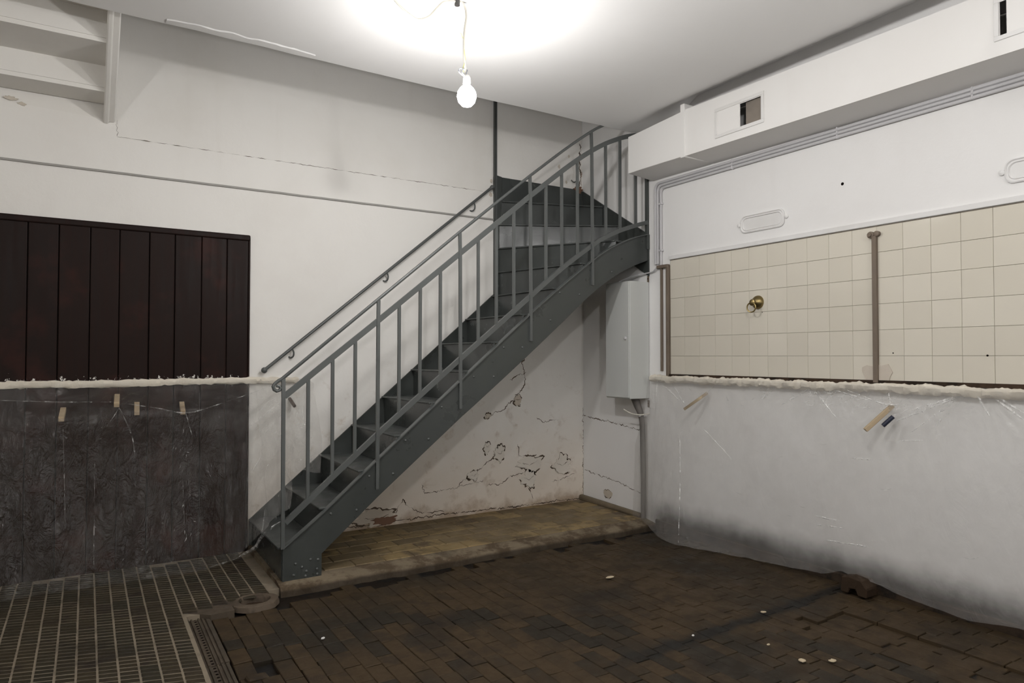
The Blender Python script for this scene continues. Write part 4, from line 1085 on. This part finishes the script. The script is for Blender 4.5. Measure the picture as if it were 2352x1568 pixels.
# ------------------------------------------------------------------ cracks and broken plaster on the lower back wall
def crack(pts, w0=0.004, parent=wall_back, plane='y', off=-0.0126, seed=0, m='crack', amp=0.012):
    """a jagged narrow gap, its width coming and going"""
    path = []
    for (a, b) in zip(pts[:-1], pts[1:]):
        n = max(2, int(math.hypot(b[0] - a[0], b[1] - a[1]) / 0.008))
        for k in range(n):
            f = k / n; s_ = 1.0
            x = a[0] + (b[0] - a[0]) * f; z = a[1] + (b[1] - a[1]) * f
            path.append((x + amp * (nz(x * 60, z * 60, seed) + 0.8 * nz(x * 130, z * 130, seed) + nz(x * 17, z * 17, seed + 4)), z + amp * (nz(x * 60, z * 60, seed + 9) + 0.8 * nz(x * 130, z * 130, seed + 6) + nz(x * 17, z * 17, seed + 14))))
    path.append(pts[-1])
    v_ = []; f_ = []
    for i, p in enumerate(path):
        q0 = path[max(i - 1, 0)]; q1 = path[min(i + 1, len(path) - 1)]
        d = Vector((q1[0] - q0[0], q1[1] - q0[1])); d = d.normalized() if d.length > 1e-6 else Vector((1, 0))
        ww = w0 * max(0.08, 0.55 + 1.1 * nz(p[0] * 23, p[1] * 23, seed + 2)) * min(1, 0.3 + min(i, len(path) - 1 - i) * 0.3)
        for s_ in (-1, 1):
            a, b = p[0] - d.y * ww * s_, p[1] + d.x * ww * s_
            v_.append((a, off, b) if plane == 'y' else (off, a, b))
    for i in range(len(path) - 1): f_.append((2 * i, 2 * i + 1, 2 * i + 3, 2 * i + 2))
    return MB().add(v_, f_).build('plaster_crack', m, parent)
OFF = -0.0126; OFL = -0.0126
def flake(cx, cz, rx, rz, seed, m='flake_white', th=0.006, rim=True, off=None):
    v_ = []; n = 40; off = (OFF if cx > -0.93 else OFL) if off is None else off
    for k in range(n):
        a = 2 * math.pi * k / n; r_ = 1 + 0.42 * nz(math.cos(a) * 1.7 + seed, math.sin(a) * 1.7, seed) + 0.40 * nz(math.cos(a) * 4, math.sin(a) * 4, seed) + 0.2 * nz(math.cos(a) * 11, math.sin(a) * 11, seed)
        v_.append((cx + rx * r_ * math.cos(a), 0, cz + rz * r_ * math.sin(a)))
    MB().prism(v_, (0, off - th, 0), (0, off + 0.002, 0)).build('loose_plaster', m, wall_back, False, 0.002, 1)
    if rim:
        ring = [(x + (x - cx) * 0.10, z + (z - cz) * 0.10) for x, _, z in v_]
        crack(ring[2:15], 0.010, off=off - 0.0005, seed=seed, amp=0.006); crack(ring[20:29], 0.008, off=off - 0.0005, seed=seed + 1, amp=0.006); crack(ring[30:36], 0.009, off=off - 0.0005, seed=seed + 2, amp=0.006)
        crack([(cx - rx * 0.7, cz + rz * 0.2), (cx, cz - rz * 0.1), (cx + rx * 0.6, cz + rz * 0.3)], 0.003, off=off - th - 0.0005, seed=seed + 5)
flake(-0.245, 0.395, 0.085, 0.075, 1.2)
flake(-0.585, 0.43, 0.13, 0.065, 2.9); flake(-0.60, 0.30, 0.075, 0.07, 6.1)
flake(-0.90, 0.545, 0.055, 0.06, 3.7); flake(-1.16, 0.38, 0.05, 0.035, 4.4); flake(-1.02, 0.60, 0.03, 0.045, 9.4)
flake(-0.72, 0.985, 0.04, 0.045, 7.7, 'flake'); flake(-1.02, 0.86, 0.03, 0.02, 5.3, 'flake')
flake(-1.99, 0.13, 0.15, 0.065, 8.8, 'flake', 0.004); flake(-1.93, 0.105, 0.10, 0.03, 3.3, 'rust', 0.008, False)
crack([(-0.60, 1.42), (-0.68, 1.30), (-0.64, 1.20), (-0.66, 1.10), (-0.75, 1.00), (-0.86, 0.92), (-1.02, 0.86)], 0.005, off=OFF, seed=2)
crack([(-0.62, 1.22), (-0.72, 1.20), (-0.80, 1.16)], 0.004, off=OFF, seed=3)
crack([(-0.28, 0.80), (-0.45, 0.78), (-0.52, 0.83)], 0.003, off=OFF, seed=4)
crack([(-0.92, 0.53), (-1.05, 0.46), (-1.16, 0.38), (-1.26, 0.34), (-1.30, 0.30)], 0.005, off=OFL, seed=5)
crack([(-1.62, 0.36), (-1.60, 0.27), (-1.40, 0.285), (-1.20, 0.31), (-1.05, 0.335)], 0.003, off=OFL, seed=6)
crack([(-1.04, 0.29), (-0.90, 0.275), (-0.80, 0.33), (-0.66, 0.36)], 0.004, off=OFF, seed=7)
crack([(-0.59, 0.43), (-0.58, 0.32), (-0.60, 0.22), (-0.56, 0.12)], 0.006, off=OFF, seed=8)
crack([(-0.35, 0.255), (-0.22, 0.27), (-0.10, 0.30)], 0.003, off=OFF, seed=9)
crack([(-0.72, 0.60), (-0.70, 0.50), (-0.52, 0.50)], 0.004, off=OFF, seed=10)
crack([(-1.85, 0.14), (-1.78, 0.25), (-1.72, 0.18), (-1.62, 0.12), (-1.4, 0.12)], 0.004, off=OFL, seed=11)
crack([(-2.3, 0.09), (-2.1, 0.08), (-1.8, 0.085), (-1.5, 0.09), (-1.2, 0.085), (-0.93, 0.08)], 0.006, off=OFL, seed=12)
crack([(-0.93, 0.075), (-0.6, 0.07), (-0.3, 0.075), (-0.02, 0.07)], 0.005, off=OFF, seed=13)
crack([(-0.004, 0.10), (-0.004, 0.5), (-0.004, 0.9)], 0.003, off=OFF, seed=14)
# ragged line where the plaster coat ends
crack([(-3.745, 2.764), (-3.0, 2.761), (-2.2, 2.760), (-1.05, 2.761)], 0.0020, off=-0.0125, seed=15, amp=0.003)
crack([(-3.752, 2.86), (-3.748, 2.766)], 0.002, off=-0.0125, seed=16)
# old door corner above the stairs
crack([(-0.03, 3.35), (-0.035, 3.15), (-0.03, 3.0), (-0.04, 2.92)], 0.008, off=-0.0065, seed=17)
crack([(-0.02, 3.1), (-0.015, 2.95)], 0.005, off=-0.0065, seed=18, m='rust')
for (x, z, r_, s_) in ((-0.27, 3.09, 0.014, 1.1), (-0.38, 2.95, 0.012, 3.0), (-0.16, 3.20, 0.010, 5.2), (-0.19, 2.96, 0.012, 2.0), (-0.985, 2.86, 0.012, 7.7), (-0.99, 2.74, 0.016, 8.8)):
    flake(x, z, r_, r_ * 1.2, s_, 'flake', 0.002, False, -0.0062 if x > -0.93 else -0.0125)
flake(-4.30, 2.90, 0.035, 0.012, 1.9, 'flake', 0.003, False, -0.0125); flake(-4.24, 2.875, 0.022, 0.010, 6.2, 'flake', 0.003, False, -0.0125)
flake(-0.06, 2.905, 0.05, 0.03, 4.9, 'rust', 0.012, False, -0.0062)
# right wall under the stairs
crack([(-0.01, 0.83), (-0.25, 0.80), (-0.45, 0.79), (-0.80, 0.755)], 0.004, wall_right, 'x', -0.0008, 21)
crack([(-0.03, 0.325), (-0.30, 0.305), (-0.50, 0.285), (-0.78, 0.235)], 0.004, wall_right, 'x', -0.0008, 22)
v_ = []
for k in range(16):
    a = 2 * math.pi * k / 16; r_ = 0.05 * (1 + 0.35 * nz(math.cos(a) * 2, math.sin(a) * 2, 6.6))
    v_.append((0, -0.36 + r_ * 1.1 * math.cos(a), 0.165 + r_ * 0.75 * math.sin(a)))
MB().prism(v_, (-0.004, 0, 0), (0.002, 0, 0)).build('loose_plaster', 'flake', wall_right)
crack([(v[1], v[2]) for v in v_[9:]], 0.006, wall_right, 'x', -0.0045, 23)
crack([(v[1], v[2]) for v in v_[1:8]], 0.004, wall_right, 'x', -0.0045, 24)
